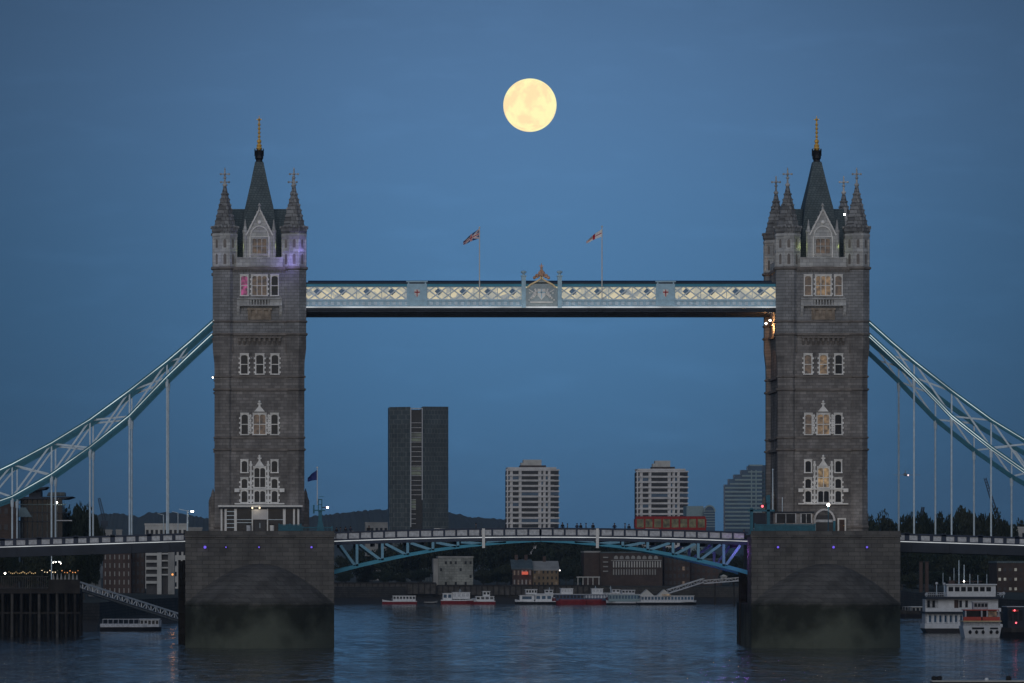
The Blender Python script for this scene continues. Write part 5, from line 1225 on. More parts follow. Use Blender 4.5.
B('white_block', 'plain white block on the skyline beyond the approach span near the frame edge', 1004, 1045, 1500, 528.5, 'render', cols=5, rows=5, roofmat='render')
M['lit_white'] = emit('white lit window', (.9, .9, .8), .16, .5, .5)
t = B('quayside_building', 'small lit brown quayside building behind the white ferry', 997, 1045, 1330, 563, 'brick_dark', cols=9, rows=3, wmat='lead', lit=(.5, 'lit_white'), ww=.45, wh=.3)
B('marquee', 'small white marquee beside the trees on the near bank', 88, 101, 1180, 566, 'render_grey', cols=1, rows=1, single=.01, roof='gable', roofmat='render_grey', depth=6, cat='marquee')
def pergola():
    Y = 1655; x = lambda p: X(p, Y); z = lambda r: Z(r, Y)
    t = thing('pergola', (x(587), Y+2, QZ), 'low white pergola on the quay in front of the plain brown block', 'pergola')
    MB().box(x(577), x(600), Y, Y+4, z(577.6), z(576.6)).build('roof', M['render'], t)
    for p in (578, 583, 588, 593, 599): MB().box(x(p)-.12, x(p)+.12, Y+.1, Y+.4, QZ, z(577.6)).build('post', M['render'], t)
pergola()
def crane(p0, r0, p1, r1, Y, label, arm=None):
    a = Vector((X(p0, Y), Y, Z(r0, Y))); b = Vector((X(p1, Y), Y, Z(r1, Y))); t = thing('crane', tuple(a), label, 'crane', 'distant construction cranes')
    mb = MB(); d = (b-a).normalized(); n = 14; s = .9
    side = d.cross(Vector((0, 1, 0))).normalized()*s; dp = Vector((0, s, 0))
    for sg in (side+dp, side-dp, -side+dp, -side-dp): mb.bar(a+sg, b+sg*.6, .28)
    for i in range(n):
        q0, q1 = a+(b-a)*i/n, a+(b-a)*(i+1)/n; mb.bar(q0+side-dp, q1-side*.8-dp, .2); mb.bar(q0-side+dp, q1+side*.8+dp, .2)
    mb.build('jib', M['navy_deep'], t)
    MB().box(a.x-2, a.x+2, Y-1.5, Y+1.5, a.z-3, a.z).build('cab', M['navy_deep'], t)
    MB().box(a.x-1, a.x+1, Y-1, Y+1, QZ, a.z-3).build('mast', M['navy_deep'], t)
crane(104.5, 521, 99, 498, 3000, 'distant dark crane with a leaning jib between the hangers beside the trees')
crane(998, 519, 985, 478, 3000, 'distant dark crane with a long leaning jib behind the outer hangers')
crane(921.5, 518, 923, 507, 2600, 'short dark mast standing above the trees between hangers')

# ------------------------------------------------------------ trees
def crown_mesh(seed, n, leaf):
    rnd = random.Random(seed); v = []; f = []; cl = []
    for k in range(16):
        a = rnd.uniform(0, 2*math.pi); r = rnd.uniform(0, .62); h = rnd.uniform(.30, .90)
        cl.append((r*math.cos(a)*(1-.5*abs(h-.5)), r*math.sin(a)*(1-.5*abs(h-.5)), h, rnd.uniform(.16, .34)))
    for _ in range(n):
        cx, cy, cz, cr_ = rnd.choice(cl); d = Vector((rnd.gauss(0, 1), rnd.gauss(0, 1), rnd.gauss(0, 1))).normalized()*cr_*rnd.random()**.35
        c = Vector((cx+d.x, cy+d.y, max(.18, cz+d.z*.6)))
        a = Vector((rnd.gauss(0, 1), rnd.gauss(0, 1), rnd.gauss(0, 1))).normalized(); b = a.orthogonal().normalized(); s = leaf*rnd.uniform(.6, 1.3)
        n0 = len(v); v += [tuple(c-a*s), tuple(c+b*s*.6), tuple(c+a*s), tuple(c-b*s*.6)]; f.append((n0, n0+1, n0+2, n0+3))
    return v, f
TR = []
for sd in range(4):
    v, f = crown_mesh(sd+3, 3600, .042); ms = []
    for mt in ('leaf', 'leaf_b'):
        me = bpy.data.meshes.new('crown'); me.from_pydata(v, [], f); me.materials.append(M[mt]); ms.append(me)
    mb = MB(); mb.tube((0, 0, 0), (0, 0, .45), .035, .022); rnd = random.Random(sd)
    for k in range(6): a = k*1.05+sd; mb.tube((0, 0, .2+.04*k), (.35*math.cos(a), .35*math.sin(a), .5+.05*k), .014, .006, 6)
    tm = mb.build('trunk', M['bark']); me = tm.data; bpy.data.objects.remove(tm); TR.append((ms, me))
ntree = 0
def tree(p, rt, Y, wide, label, group, base=QZ):
    global ntree
    h = Z(rt, Y)-base; x = X(p, Y); k = ntree % 4; ntree += 1
    t = thing('tree', (x, Y, base-.1), label, 'tree', group); t.rotation_euler = (0, 0, ntree*1.3)
    c = bpy.data.objects.new('crown', TR[k][0][ntree % 2]); C.objects.link(c); c.parent = t; w = wide*Y/F/2*1.75; c.scale = (w, w, h*1.06)
    b = bpy.data.objects.new('trunk', TR[k][1]); C.objects.link(b); b.parent = t; b.scale = (w*.7, w*.7, h)
G1 = 'trees along the far bank seen under the lifting spans'; G2 = 'trees on the skyline beyond the railing side pier'; G3 = 'trees on the bank beside the saucer roofed building'
rt_ = random.Random(5)
far = [(342, 558, 26), (357, 552, 28), (372, 556, 26), (388, 549, 30), (404, 545, 30), (420, 543, 30), (436, 541, 28), (452, 540, 28), (468, 538, 28), (483, 541, 26), (497, 539, 30), (512, 541, 26), (527, 540, 28), (543, 540, 30), (559, 541, 28), (574, 542, 28), (590, 541, 24), (606, 542, 26), (622, 543, 24), (640, 545, 24), (658, 546, 26), (676, 550, 24), (695, 552, 26), (714, 554, 26), (733, 556, 26)]
for i, (p, r, w) in enumerate(far):
    nth = 'dark tree on the far bank, number %d counting from the pavilion side pier' % (i+1)
    tree(p, r, 1700+(i % 3)*16, w, nth, G1)
desc = {342: 'beside the pavilion side pier', }
near = [(346, 572, 22), (366, 574, 20), (384, 571, 22), (402, 573, 20), (421, 570, 22), (484, 570, 20), (499, 572, 20), (506, 566, 18), (566, 568, 16), (577, 566, 14), (730, 572, 20), (738, 570, 18)]
for i, (p, r, w) in enumerate(near): tree(p, r, 1676, w, 'low bushy tree behind the far quay wall, number %d from the pavilion side pier' % (i+1), 'low bushy trees behind the far quay wall')
for i, (p, r, w) in enumerate([(868, 522, 26), (884, 519, 24), (896, 525, 18), (910, 519, 24), (923, 517, 24), (938, 521, 22), (950, 516, 24), (963, 513, 28), (978, 518, 24), (992, 517, 26), (1006, 523, 22), (1022, 524, 24), (1044, 524, 26)]):
    tree(p, r, 1480+(i % 3)*14, w, 'dark skyline tree, number %d out from the railing side tower' % (i+1), G2)
for i, (p, r, w) in enumerate([(902, 556, 30), (925, 552, 32), (948, 556, 30), (972, 552, 32), (996, 556, 24), (1026, 552, 30), (912, 575, 24), (935, 572, 26), (960, 575, 26), (985, 573, 22)]):
    tree(p, r, 1430-(i > 5)*60, w, 'shadowed bank tree behind the white ferry, number %d out from the pier' % (i+1), 'shadowed trees behind the white ferry')
for i, (p, r, w) in enumerate([(66, 513, 24), (78, 511, 26), (88, 514, 22), (58, 519, 20), (96, 522, 14), (84, 553, 26), (70, 556, 24), (52, 554, 28), (30, 552, 30), (10, 554, 28), (-10, 552, 28)]):
    tree(p, r, 1150+(i % 3)*12 if i < 5 else 1085, w, 'dark tree %s, number %d' % ('beside the saucer roofed building' if i < 5 else 'under the approach span above the jetty', i+1), G3)
# ------------------------------------------------------------ quays, jetties and gangways
def quay_fence(pa, pb, Y, r0, r1, label):
    xa, xb = X(pa, Y), X(pb, Y); z0, z1 = Z(r1, Y), Z(r0, Y); t = thing('quay_fence', ((xa+xb)/2, Y, z0), label, 'river wall')
    MB().box(xa, xb, Y+.2, Y+.6, z0, z1).build('planking', M['timber_pale'], t)
    MB().box(xa, xb, Y-.2, Y+.6, z1, z1+.35).build('capping', M['timber'], t)
    n = min(95, int((xb-xa)/1.7))
    for i in range(n+1): xx = xa+(xb-xa)*i/n; MB().box(xx-.18, xx+.18, Y-.15, Y+.2, z0, z1).build('pile', M['timber'], t)
quay_fence(320, 436, 1611, 583.5, 594, 'long timber piled river wall behind the small white boat')
quay_fence(437, 600, 1612.5, 586, 595, 'timber piled river wall behind the moored trip boats')
quay_fence(600, 745, 1613, 588, 597, 'timber piled river wall under the far gangway')
def gangway(a, b, Y0_, Y1_, h, label, cover=False, posts=()):
    p = Vector((X(a[0], Y0_), Y0_, Z(a[1], Y0_))); q = Vector((X(b[0], Y1_), Y1_, Z(b[1], Y1_)))
    t = thing('gangway', tuple((p+q)/2), label, 'gangway', 'gangways down to the pontoons')
    for nm, yo in (('side_truss', 0), ('side_truss', 2.2)):
        o = Vector((0, yo, 0)); u = Vector((0, 0, h)); mb = MB(); mb.bar(p+o, q+o, .2, .30); mb.bar(p+o+u, q+o+u, .2, .24); n = max(6, int((q-p).length/2.0))
        for i in range(n+1):
            c = p+(q-p)*i/n+o; mb.bar(c, c+u, .12)
            if i < n:
                d = p+(q-p)*(i+1)/n+o; mb.bar(c, d+u, .12) if i % 2 else mb.bar(c+u, d, .12)
        mb.build(nm, M['white'] if not cover else M['panel'], t)
    MB().bar(p+Vector((0, 1.1, 0)), q+Vector((0, 1.1, 0)), 2.1, .1).build('walkway_deck', M['panel'], t)
    if cover: MB().bar(p+Vector((0, 1.1, h)), q+Vector((0, 1.1, h)), 2.4, .15).build('roof', M['render'], t)
    for f in posts: c = p+(q-p)*f; MB().tube((c.x, c.y+1, -1), (c.x, c.y+1, c.z), .25).build('pile', M['timber'], t)
gangway((77.5, 589), (179, 621), 915, 955, 1.3, 'white latticed gangway sloping from the timber jetty to the water')
gangway((668, 593.5), (703, 582.5), 1550, 1554, 1.1, 'covered white gangway rising from the moored pontoon on the far bank', True)
gangway((704, 583.5), (742, 580.5), 1554, 1556, .9, 'level white walkway leading off the far gangway', True, (.3, .8))
def hut(p0, p1, r0, r1, Y, label, mat='render_grey'):
    xa, xb = X(p0, Y), X(p1, Y); z0, z1 = Z(r1, Y), Z(r0, Y); t = thing('hut', ((xa+xb)/2, Y, z0), label, 'hut')
    MB().box(xa, xb, Y, Y+3, z0, z0+(z1-z0)*.7).build('wall', M[mat], t)
    MB().prism_y([(xa-.2, z0+(z1-z0)*.7), (xb+.2, z0+(z1-z0)*.7), ((xa+xb)/2, z1)], Y-.2, Y+3.2).build('roof', M['render'], t)
    MB().box(xa+(xb-xa)*.3, xb-(xb-xa)*.3, Y-.05, Y, z0, z0+(z1-z0)*.5).build('door', M['glass'], t)
hut(721, 727, 574.5, 581, 1555.4, 'small pale shelter hut on the level far walkway')
def jetty():
    Y = 903; x = lambda p: X(p, Y); z = lambda r: Z(r, Y)
    t = thing('timber_jetty', (x(30), Y+8, -1), 'dark piled timber jetty with a railing at the edge of the view', 'jetty')
    xa, xb = x(-120), x(80)
    MB().box(xa, xb, Y, Y+18, z(593.5), z(588.6)).build('deck', M['timber'], t)
    rp = random.Random(2)
    for k in range(22):
        xx = xa+(xb-xa)*(k+.5)/22
        MB().tube((xx, Y+.4, -1.5), (xx+rp.uniform(-.1, .1), Y+.4, z(593.5)), .26).build('pile', M['timber_pale'] if k in (14, 17, 19) else M['timber'], t)
        MB().tube((xx+.5, Y+9, -1.5), (xx+.5, Y+9, z(593.5)), .26).build('pile', M['timber'], t)
        MB().tube((xx-.3, Y+16, -1.5), (xx-.3, Y+16, z(593.5)), .26).build('pile', M['timber'], t)
    MB().box(xa, xb, Y+17, Y+17.3, -1, z(593.5)).build('back_boarding', M['timber'], t)
    MB().box(xa, xb, Y+.2, Y+.5, z(614), z(612)).build('waling', M['timber'], t)
    mb = MB(); mb.box(xa, x(48), Y+.1, Y+.2, z(577), z(576.2)); mb.box(xa, x(48), Y+.1, Y+.2, z(587.5), z(587)); n = 90
    for i in range(n): xx = xa+(x(48)-xa)*i/n; mb.box(xx-.05, xx+.05, Y+.12, Y+.18, z(588.6), z(577))
    mb.build('railing', M['timber_pale'], t)
    MB().box(x(48), xb, Y+.1, Y+.25, z(588.6), z(579.5)).build('boarded_rail', M['timber'], t)
    t = thing('white_pole', (x(51.3), Y+1, z(588.6)), 'slim white pole with bright lamps above the timber jetty', 'pole')
    MB().tube((x(51.3), Y+1, z(588.6)), (x(51.3), Y+1, z(552)), .09).build('pole', M['rod'], t)
    for p, r in ((53, 562.6), (55.5, 562.2), (59.2, 562), (60.6, 563.5)): MB().ball((x(p), Y+.9, z(r)), .08, 6).build('lamp', M['bulb'], t)
    MB().box(x(51), x(61), Y+1, Y+1.1, z(561.6), z(561.2)).build('lamp_arm', M['rod'], t)
jetty()
def festoon(pa, pb, r, Y, n, label, mat='bulb_gold', rr=.075):
    xa, xb = X(pa, Y), X(pb, Y); z1 = Z(r, Y); t = thing('festoon_lights', ((xa+xb)/2, Y, z1), label, 'string lights')
    rnd = random.Random(n); wire = MB()
    pts = [(xa+(xb-xa)*i/n, Y, z1-.3*math.sin(math.pi*((i*4/n) % 1))) for i in range(n+1)]
    for a, b in zip(pts, pts[1:]): wire.bar(a, b, .03)
    for q in (pts[0], pts[-1]): wire.tube((q[0], Y, z1-2.6), q, .06)
    wire.build('wire', M['iron_black'], t)
    for q in pts: MB().ball((q[0], Y, q[2]-.1+rnd.uniform(-.05, .05)), rr*rnd.uniform(.7, 1.2), 6).build('bulb', M[mat], t)
festoon(9, 37, 571.2, 918, 16, 'string of golden bulbs over the jetty railing')
festoon(42, 58, 570, 919, 6, 'short string of white bulbs in the middle of the jetty', 'bulb_warm', .07)
festoon(62, 78, 570.3, 918.5, 6, 'short string of orange bulbs near the top of the gangway', 'bulb_orange', .08)
small_lamp(5, 573.3, 908, M['bulb'], .15, 'quay_lamp', 'bright white lamp at the outer end of the jetty', 'lamp')
for i, (p, r) in enumerate(((37, 558), (41.5, 559))): small_lamp(p, r, 1100, M['lit_office'], .35, 'window_lamp', ('faint greenish lamp above the jetty, nearer the frame edge', 'faint greenish lamp above the jetty, nearer the white pole')[i], 'lamp')
light('jetty_glow', (X(30, 916), 916, Z(573, 916)), (1, .7, .4), 15, .5)
def clutter():
    Y = 916; rnd = random.Random(9)
    for i in range(7):
        p = 53.5+i*3.9; x = X(p, Y); t = thing('parasol', (x, Y, Z(588.6, 903)), 'closed pale parasol on the jetty, number %d out from the white pole' % (i+1), 'parasol', 'closed parasols on the jetty')
        z0 = Z(588.6, 903); z1 = Z(573+rnd.uniform(0, 2), Y); MB().tube((x, Y, z0), (x, Y, z1), .04).build('pole', M['rod'], t)
        MB().lathe(x, Y, [(.2, z0+.9), (.28, z0+1.1), (.1, z1-.2), (.03, z1)], 8).build('canopy', M['render_grey'], t)
clutter()
# ------------------------------------------------------------ boats
def boat(pa, pb, rw, rtop, label, hull='hull_red', upper='boat_white', cabins=(), Y=None, beam=4.0, hull_h=None, bow=-1, mast=0, stripe=None, group='boats moored along the far bank', name='river_boat', cat='boat', rails=True, dz=0):
    Y = Y or Yw(rw); xa, xb = X(pa, Y), X(pb, Y); L = xb-xa; mpp = Y/F
    t = thing(name, ((xa+xb)/2, Y+beam/2, 0), label, cat, group)
    hh = hull_h or 1.2; n = 14
    def sec(u, lvl):                            # half-breadth and height along the hull, u from stern to bow
        w = beam/2*(min(1, (1-u)*3.4)**.6 if u > .7 else 1)*(.82+.18*min(1, u*6))*(.86 if lvl == 0 else 1)
        z = (-.4, hh*(.8 if upper == 'boat_white' else .55), hh+(.55*hh*max(0, (u-.62)/.38)**2))[lvl]; return max(w, .05), z
    def hx(u): return (xa+L*u) if bow > 0 else (xb-L*u)
    for nm, l0, l1, mt in (('hull', 0, 1, hull), ('bulwark', 1, 2, upper if stripe is None else stripe)):
        mb = MB(); yc = Y+beam/2
        for i in range(n):
            u0, u1 = i/n, (i+1)/n
            for s in (-1, 1):
                q = []
                for u, l in ((u0, l0), (u1, l0), (u1, l1), (u0, l1)):
                    w, z = sec(u, l); ov = .12*(l == l1 and u > .7)*L*.05; q.append((hx(u)+(ov if bow > 0 else -ov), yc+s*w, z))
                mb.face(q if s*bow < 0 else q[::-1])
            (w0, z0), (w1, z1) = sec(u0, l1), sec(u1, l1); mb.face([(hx(u0), yc-w0, z0-.02), (hx(u1), yc-w1, z1-.02), (hx(u1), yc+w1, z1-.02), (hx(u0), yc+w0, z0-.02)])
        w, z = sec(0, l0); w2, z2 = sec(0, l1); mb.face([(hx(0), yc-w, z), (hx(0), yc+w, z), (hx(0), yc+w2, z2), (hx(0), yc-w2, z2)])
        mb.build(nm, M[mt], t)
    for (ca, cb, r0, r1, nw, mt, wm_) in cabins:     # pixel columns and rows of each deckhouse
        x0, x1 = X(ca, Y), X(cb, Y); z0, z1 = Z(r1, Y), Z(r0, Y); ins = .35
        c = MB().box(x0, x1, Y+ins, Y+beam-ins, z0, z1).build('cabin', M[mt], t)
        MB().box(x0-.2, x1+.2, Y+ins-.2, Y+beam-ins+.2, z1, z1+.1).build('cabin_roof', M['boat_white'], c)
        k = nw
        for i in range(k):
            w = (x1-x0)/k; MB().box(x0+w*(i+.16), x0+w*(i+.84), Y+ins-.03, Y+ins+.02, z0+(z1-z0)*.38, z0+(z1-z0)*.86).build('window', M[wm_], c)
    if rails:
        zr_ = hh+.85
        for s in (-1, 1):
            mb = MB()
            mb.bar((hx(.04), Y+beam/2+s*beam*.40, zr_), (hx(.72), Y+beam/2+s*beam*.42, zr_), .05)
            for i in range(9): xx = hx(.04+.68*i/8); mb.bar((xx, Y+beam/2+s*beam*.41, hh), (xx, Y+beam/2+s*beam*.41, zr_), .04)
            mb.build('railing', M['panel'], t)
    if mast: mb = MB().tube((hx(.55), Y+beam/2, hh), (hx(.55), Y+beam/2, Z(mast, Y)), .06); mb.bar((hx(.55)-.5, Y+beam/2, Z(mast+2, Y)), (hx(.55)+.5, Y+beam/2, Z(mast+2, Y)), .05); mb.build('mast', M['rod'], t)
    return t
boat(382.5, 417, 604.2, 595, 'small white launch with a dark red hull, alone in front of the timber wall', cabins=[(393, 415.5, 596, 601, 7, 'boat_white', 'glass')], bow=-1, hull_h=.9, beam=3.2)
boat(424, 437.5, 603.8, 599, 'low open grey dinghy between the launch and the bigger trip boat', hull='hull_dark', upper='render_grey', bow=1, hull_h=.6, beam=2, rails=False)
boat(441, 476, 604.3, 592, 'white trip boat with a painted arch on its cabin and a red hull', cabins=[(443, 452, 593.5, 600.5, 2, 'boat_white', 'glass_blue'), (452.5, 470, 592.5, 599, 4, 'boat_white', 'panel')], bow=1, hull_h=1.3, beam=4, mast=589)
boat(474, 495.5, 604, 592, 'stubby white cabin boat tucked beside the painted trip boat', cabins=[(476, 494, 596.5, 601, 4, 'boat_white', 'glass'), (483, 490, 591.5, 596.4, 2, 'boat_white', 'glass')], bow=-1, hull_h=1.0, beam=3.4, Y=1566)
boat(515.5, 556, 604.6, 590, 'long white cruise boat with big dark saloon windows, bow nearest the trip boats', hull='hull_dark', cabins=[(520, 534, 595.5, 601.5, 1, 'boat_white', 'glass_blue'), (535.5, 552, 595, 601.5, 3, 'boat_white', 'glass_blue'), (526, 537, 589.6, 594.5, 4, 'boat_white', 'glass')], bow=-1, hull_h=1.0, beam=5)
boat(551, 586, 604.4, 590, 'red hulled cruise boat in the middle of the moored row', hull='hull_red', stripe='hull_red', cabins=[(556, 584, 594.5, 600.5, 8, 'hull_blue', 'glass'), (561, 573, 588.6, 594, 4, 'boat_white', 'panel')], bow=-1, hull_h=1.5, beam=5, Y=1560)
boat(580, 609, 604.5, 590, 'red hulled cruise boat with a white wheelhouse at the end of the red pair', hull='hull_red', stripe='hull_red', cabins=[(582, 606, 594.5, 600.5, 8, 'hull_blue', 'panel'), (592, 603, 588.8, 594, 3, 'boat_white', 'panel')], bow=1, hull_h=1.5, beam=5, mast=586)
boat(607, 648, 604.6, 590, 'pale green and white pontoon boat with glazed sides and a small gable', hull='hull_dark', upper='panel', cabins=[(609, 640, 594.5, 601.5, 10, 'floor_band', 'glass_blue'), (622, 635, 590.3, 594, 4, 'panel', 'glass')], bow=-1, hull_h=.9, beam=6, Y=1552)
t = boat(637, 697, 604.8, 590, 'long pale blue and white floating pier boat at the foot of the far gangway', hull='hull_dark', cabins=[(641, 694, 596, 602, 16, 'panel', 'glass_blue')], bow=1, hull_h=.9, beam=6, Y=1548)
for p in (647, 664.5): x_ = X(p, 1548); MB().prism_y([(x_-2.2, Z(596, 1548)), (x_+2.2, Z(596, 1548)), (x_, Z(589.5, 1548))], 1548.5, 1553).build('gable_roof', M['render'], t)
MB().box(X(662, 1547), X(671, 1547), 1547.2, 1547.6, Z(595.4, 1547), Z(594.4, 1547)).build('light_strip', M['lit_gold'], t)
boat(530, 566, 603.4, 592, 'white cruiser half hidden behind the middle of the moored row', hull='hull_dark', cabins=[(534, 560, 593.8, 599.5, 7, 'boat_white', 'glass'), (545, 553, 590.2, 593.6, 2, 'boat_white', 'glass')], bow=1, hull_h=1.6, beam=4, Y=1577, mast=587)
boat(594, 632, 603.2, 592, 'white topped cruiser half hidden behind the pale green pontoon boat', hull='hull_dark', cabins=[(600, 628, 593, 599, 8, 'boat_white', 'glass'), (612, 620, 589.8, 592.8, 2, 'boat_white', 'glass')], bow=-1, hull_h=1.8, beam=4, Y=1571, mast=586)
boat(100, 161, 631, 616, 'low white pontoon with railings and a small cabin below the near gangway', hull='hull_dark', upper='panel', cabins=[(140, 159, 619.5, 627, 5, 'panel', 'glass')], bow=1, hull_h=1.3, beam=5, group='boats and pontoons near the bridge', Y=979)
boat(896, 929, 618, 606, 'low dark barge behind the white ferry, close to the pier', hull='hull_dark', upper='timber', cabins=[(912, 924, 607, 613, 3, 'render_grey', 'glass')], bow=-1, hull_h=1.6, beam=5, group='boats and pontoons near the bridge', Y=1205)
def ferry():
    Y = 952; x = lambda p: X(p, Y); z = lambda r: Z(r, Y)
    t = thing('river_ferry', (x(963), Y+8, 0), 'large white three decked ferry with a row of dark wheelhouse windows', 'ferry', 'boats and pontoons near the bridge')
    MB().prism_y([(x(926), z(631)), (x(930), -.5), (x(1001), -.5), (x(1003), z(631)), (x(1003), z(628.5)), (x(924.5), z(628.5))], Y, Y+6).build('hull', M['hull_dark'], t)
    MB().box(x(924.8), x(1002.5), Y-.1, Y+6, z(628.4), z(624)).build('bulwark', M['boat_white'], t)
    MB().box(x(926), x(1001), Y+.8, Y+5.6, z(624), z(613.5)).build('lower_deckhouse', M['panel'], t)
    MB().box(x(924.5), x(1003), Y-.2, Y+6, z(613.4), z(611.8)).build('middle_deck', M['navy_deep'], t)
    MB().box(x(925.5), x(1001), Y+.0, Y+.2, z(611.6), z(608)).build('middle_bulwark', M['boat_white'], t)
    MB().box(x(939), x(999), Y+1, Y+5.2, z(611.7), z(599)).build('upper_deckhouse', M['boat_white'], t)
    MB().box(x(926), x(1002), Y-.2, Y+5.6, z(598.9), z(596.8)).build('upper_deck', M['navy_deep'], t)
    w = MB().box(x(947.5), x(996.5), Y+1, Y+4.8, z(596.7), z(585.2)).build('wheelhouse', M['boat_white'], t)
    MB().box(x(946.5), x(997.5), Y+.6, Y+5, z(585.1), z(584)).build('wheelhouse_roof', M['boat_white'], w)
    for i in range(7): p = 949.3+i*6.3; MB().box(x(p), x(p+4.6), Y+.93, Y+.99, z(591.4), z(587)).build('window', M['glass'], w)
    for i in range(14): p = 927.5+i*5.2; MB().box(x(p), x(p)+.35, Y+.7, Y+.8, z(623.5), z(614.5)).build('pilaster', M['boat_white'], t)
    for i in range(13): p = 928.5+i*5.2; MB().box(x(p), x(p+3), Y+.74, Y+.79, z(622), z(615.5)).build('window', M['glass_blue'], t)
    for i, p in enumerate((928, 933, 960, 966)): MB().box(x(p), x(p+2.6), Y+.93, Y+.99, z(607.5), z(600.5)).build('window', M['glass'], t)
    MB().box(x(926), x(939), Y+1.2, Y+4.8, z(611.7), z(599.2)).build('side_cabin', M['panel'], t)
    MB().box(x(955), x(959.2), Y+.9, Y+.99, z(611), z(600)).build('door', M['brick_red'], t)
    mb = MB()
    for r in (594.5, 592.6): mb.box(x(926), x(947), Y, Y+.07, z(r)-.04, z(r)+.04); mb.box(x(997), x(1003), Y, Y+.07, z(r)-.04, z(r)+.04)
    for i in range(12): mb.box(x(926+i*1.9)-.03, x(926+i*1.9)+.03, Y, Y+.06, z(596.8), z(592.6))
    mb.build('railing', M['panel'], t)
    for p, r, h in ((937, 583.4, 12), (944.6, 584, 11.5), (926.8, 594.6, 3), (1001, 594.5, 4), (1004, 593.6, 4)): m_ = MB().tube((x(p), Y+.5, z(r+h)), (x(p), Y+.5, z(r)), .07).build('lamp_post', M['rod'], t); MB().ball((x(p), Y+.5, z(r)), .27 if r < 590 else .33, 8).build('lamp_globe', M['panel'], m_)
    for p, r in ((962, 560.2), (967.2, 564.8), (957, 568), (953, 577), (973, 574), (981, 575), (990, 574), (946, 573)): MB().tube((x(p), Y+4, z(584)), (x(p), Y+4, z(r)), .08 if r < 566 else .05).build('mast', M['rod'], t)
    MB().box(x(951), x(957), Y+3, Y+4, z(584), z(580.5)).box(x(960), x(986), Y+5, Y+5.2, z(582.2), z(581)).build('roof_gear', M['brick_red'], t)
    MB().ball((x(965.5), Y+2, z(581.3)), .13, 6).build('mast_lamp', M['bulb'], t)
ferry()
def tourboat():
    Y = 895; x = lambda p: X(p, Y); z = lambda r: Z(r, Y)
    t = thing('tour_boat', (x(982), Y+6, 0), 'smaller white boat with a bright orange red band moored in front of the ferry', 'boat', 'boats and pontoons near the bridge')
    MB().prism_y([(x(963), z(627)), (x(965.5), -.4), (x(999), -.4), (x(1001.5), z(627)), (x(1001.5), z(626)), (x(963), z(626))], Y, Y+5).build('hull', M['boat_white'], t)
    MB().box(x(964), x(1000.5), Y+.6, Y+4.6, z(626), z(621.8)).build('lower_cabin', M['panel'], t)
    MB().box(x(963), x(1001.5), Y-.1, Y+4.8, z(621.7), z(620.8)).build('deck_edge', M['gold_lit'], t)
    MB().box(x(963.5), x(981.3), Y-.05, Y+.3, z(620.6), z(616.9)).box(x(982.6), x(1000), Y-.05, Y+.3, z(620.6), z(616.9)).build('band', M['orange'], t)
    MB().box(x(966), x(998), Y+1.5, Y+4, z(620.7), z(610.6)).build('saloon', M['glass'], t)
    MB().box(x(965), x(999.5), Y+.5, Y+4.4, z(610.5), z(609.6)).build('saloon_roof', M['orange'], t)
    for p in (965.5, 981.5, 987, 998.5): MB().box(x(p), x(p)+.25, Y+.6, Y+.8, z(617), z(610.6)).build('post', M['panel'], t)
    MB().box(x(987.5), x(998), Y+1.35, Y+1.45, z(620), z(611.5)).build('lit_window', M['lit_dim'], t)
    c = MB().box(x(975), x(990), Y+2, Y+3.6, z(609.5), z(602.5)).build('wheelhouse', M['panel'], t)
    MB().box(x(974), x(991), Y+1.8, Y+3.8, z(602.4), z(601.6)).build('wheelhouse_roof', M['boat_white'], c)
    for i in range(4): p = 976+i*3.5; MB().box(x(p), x(p+2.7), Y+1.94, Y+1.99, z(607), z(603.5)).build('window', M['glass'], c)
    for p in (970, 976.5, 983, 991, 997): MB().lathe(x(p), Y-.15, [(.06, z(634)), (.26, z(632.8)), (.26, z(631.4)), (.06, z(630))], 8).build('fender', M['rubber'], t)
    MB().box(x(972), x(984), Y-.04, Y, z(629.3), z(627.4)).box(x(990), x(998), Y-.04, Y, z(629.3), z(627.6)).build('hull_window', M['glass'], t)
tourboat()
t = boat(1003, 1062, 638, 606, 'dark pontoon with red lamps at the edge of the view beside the orange banded boat', hull='hull_dark', upper='hull_dark', cabins=[(1008, 1050, 607, 629, 8, 'navy_deep', 'glass')], bow=1, hull_h=1.7, beam=6, Y=895, group='boats and pontoons near the bridge', rails=False)
for p, r in ((1014.5, 610.4), (1016, 622.8)): MB().ball((X(p, 895), 894.9, Z(r, 895)), .16, 6).build('red_lamp', M['bulb_red'], t)
MB().box(X(1012, 895), X(1018.5, 895), 894.95, 895.2, Z(611.6, 895), Z(609.6, 895)).build('red_sign', M['orange'], t)
def red_columns():
    Y = 1330; 
    for i, p in enumerate((921, 927)):
        x = X(p, Y); t = thing('brick_column', (x, Y, QZ), ('tall dusky red column behind the ferry, nearer the pier', 'tall dusky red column behind the ferry, nearer the ferry mast')[i], 'column', 'dusky red columns behind the ferry')
        MB().box(x-.4, x+.4, Y, Y+.8, QZ-.4, Z(562, Y)).build('shaft', M['brick_red'], t); MB().box(x-.6, x+.6, Y-.2, Y+1, Z(562, Y), Z(561.4, Y)).build('cap', M['brick_dark'], t)
red_columns()
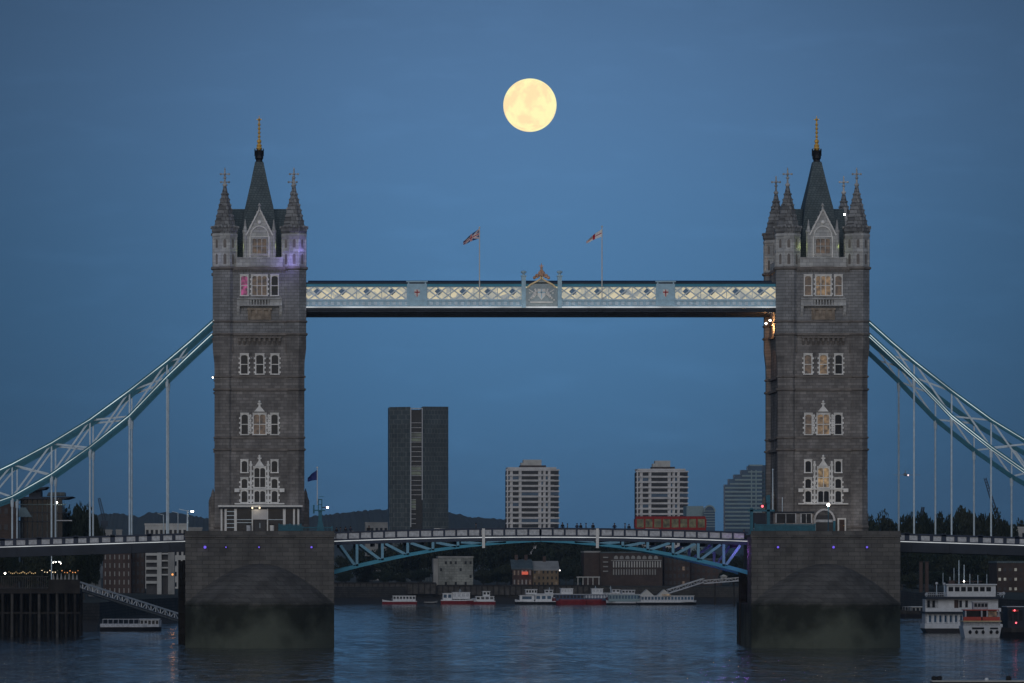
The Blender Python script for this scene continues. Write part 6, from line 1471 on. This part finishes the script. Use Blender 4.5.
def foreground_pontoon():
    Y = 566; x = lambda p: X(p, Y); zt_ = Z(680.6, Y)
    t = thing('mooring_pontoon', (x(985), Y+2, 0), 'pale flat mooring pontoon just entering the bottom corner of the view', 'pontoon')
    MB().box(x(933), x(1100), Y, Y+2.5, -.5, zt_-.12).build('float', M['hull_dark'], t)
    MB().box(x(932), x(1101), Y-.1, Y+2.6, zt_-.12, zt_).build('deck', M['render'], t)
    for p, l in ((935.5, 0), (940.5, 0)): MB().lathe(x(p), Y+1, [(.16, zt_), (.3, zt_+.1), (.3, zt_+.38), (.16, zt_+.45)], 10).build('bollard', M['rubber'], t)
    MB().lathe(x(1010), Y+1, [(.25, zt_), (.32, zt_+.2), (.2, zt_+.48)], 10).build('bollard', M['rubber'], t)
    MB().lathe(x(988), Y+1, [(.2, zt_), (.22, zt_+.15), (.1, zt_+.28)], 10).build('cleat', M['boat_white'], t)
foreground_pontoon()
def aircraft():
    Y = 5200; c = Vector((X(908, Y), Y, Z(475.2, Y))); t = thing('aircraft', tuple(c), 'tiny aircraft with a pale landing lamp low in the sky between the hangers', 'aircraft')
    mb = MB().tube(c+Vector((-1, 16, 1)), c+Vector((0, 0, 0)), 1.5, 1.2); mb.build('fuselage', M['render_grey'], t)
    mb = MB(); mb._pr([c+Vector((-13, 9, .3)), c+Vector((13, 9, .3)), c+Vector((13, 7.5, .3)), c+Vector((0, 4, 0)), c+Vector((-13, 7.5, .3))], [c+Vector((-13, 9, .6)), c+Vector((13, 9, .6)), c+Vector((13, 7.5, .6)), c+Vector((0, 4, .5)), c+Vector((-13, 7.5, .6))]); mb.build('wing', M['render_grey'], t)
    mb = MB().box(c.x-.9, c.x-.6, c.y+13, c.y+16, c.z+1, c.z+5); mb.build('tail_fin', M['render_grey'], t)
    MB().ball(c+Vector((0, -1.2, 0)), .8, 8).build('landing_lamp', M['plane_lamp'], t)
M['plane_lamp'] = emit('pale landing lamp', (1, .8, .85), 1.6)
aircraft()
# ------------------------------------------------------------ evening haze
def haze():
    m = bpy.data.materials.new('evening haze'); m.use_nodes = True; t = m.node_tree; t.nodes.clear()
    o = t.nodes.new('ShaderNodeOutputMaterial'); v = t.nodes.new('ShaderNodeVolumePrincipled'); v.inputs['Color'].default_value = (.55, .76, 1, 1); v.inputs['Density'].default_value = HAZE; v.inputs['Anisotropy'].default_value = 0
    t.links.new(v.outputs[0], o.inputs['Volume'])
    b = MB().box(-4000, 5000, -300, 7400, -3, 115).build('haze', m, kind='stuff'); b['label'] = 'thin blue evening haze over the river'
HAZE = 4.5e-5
haze()
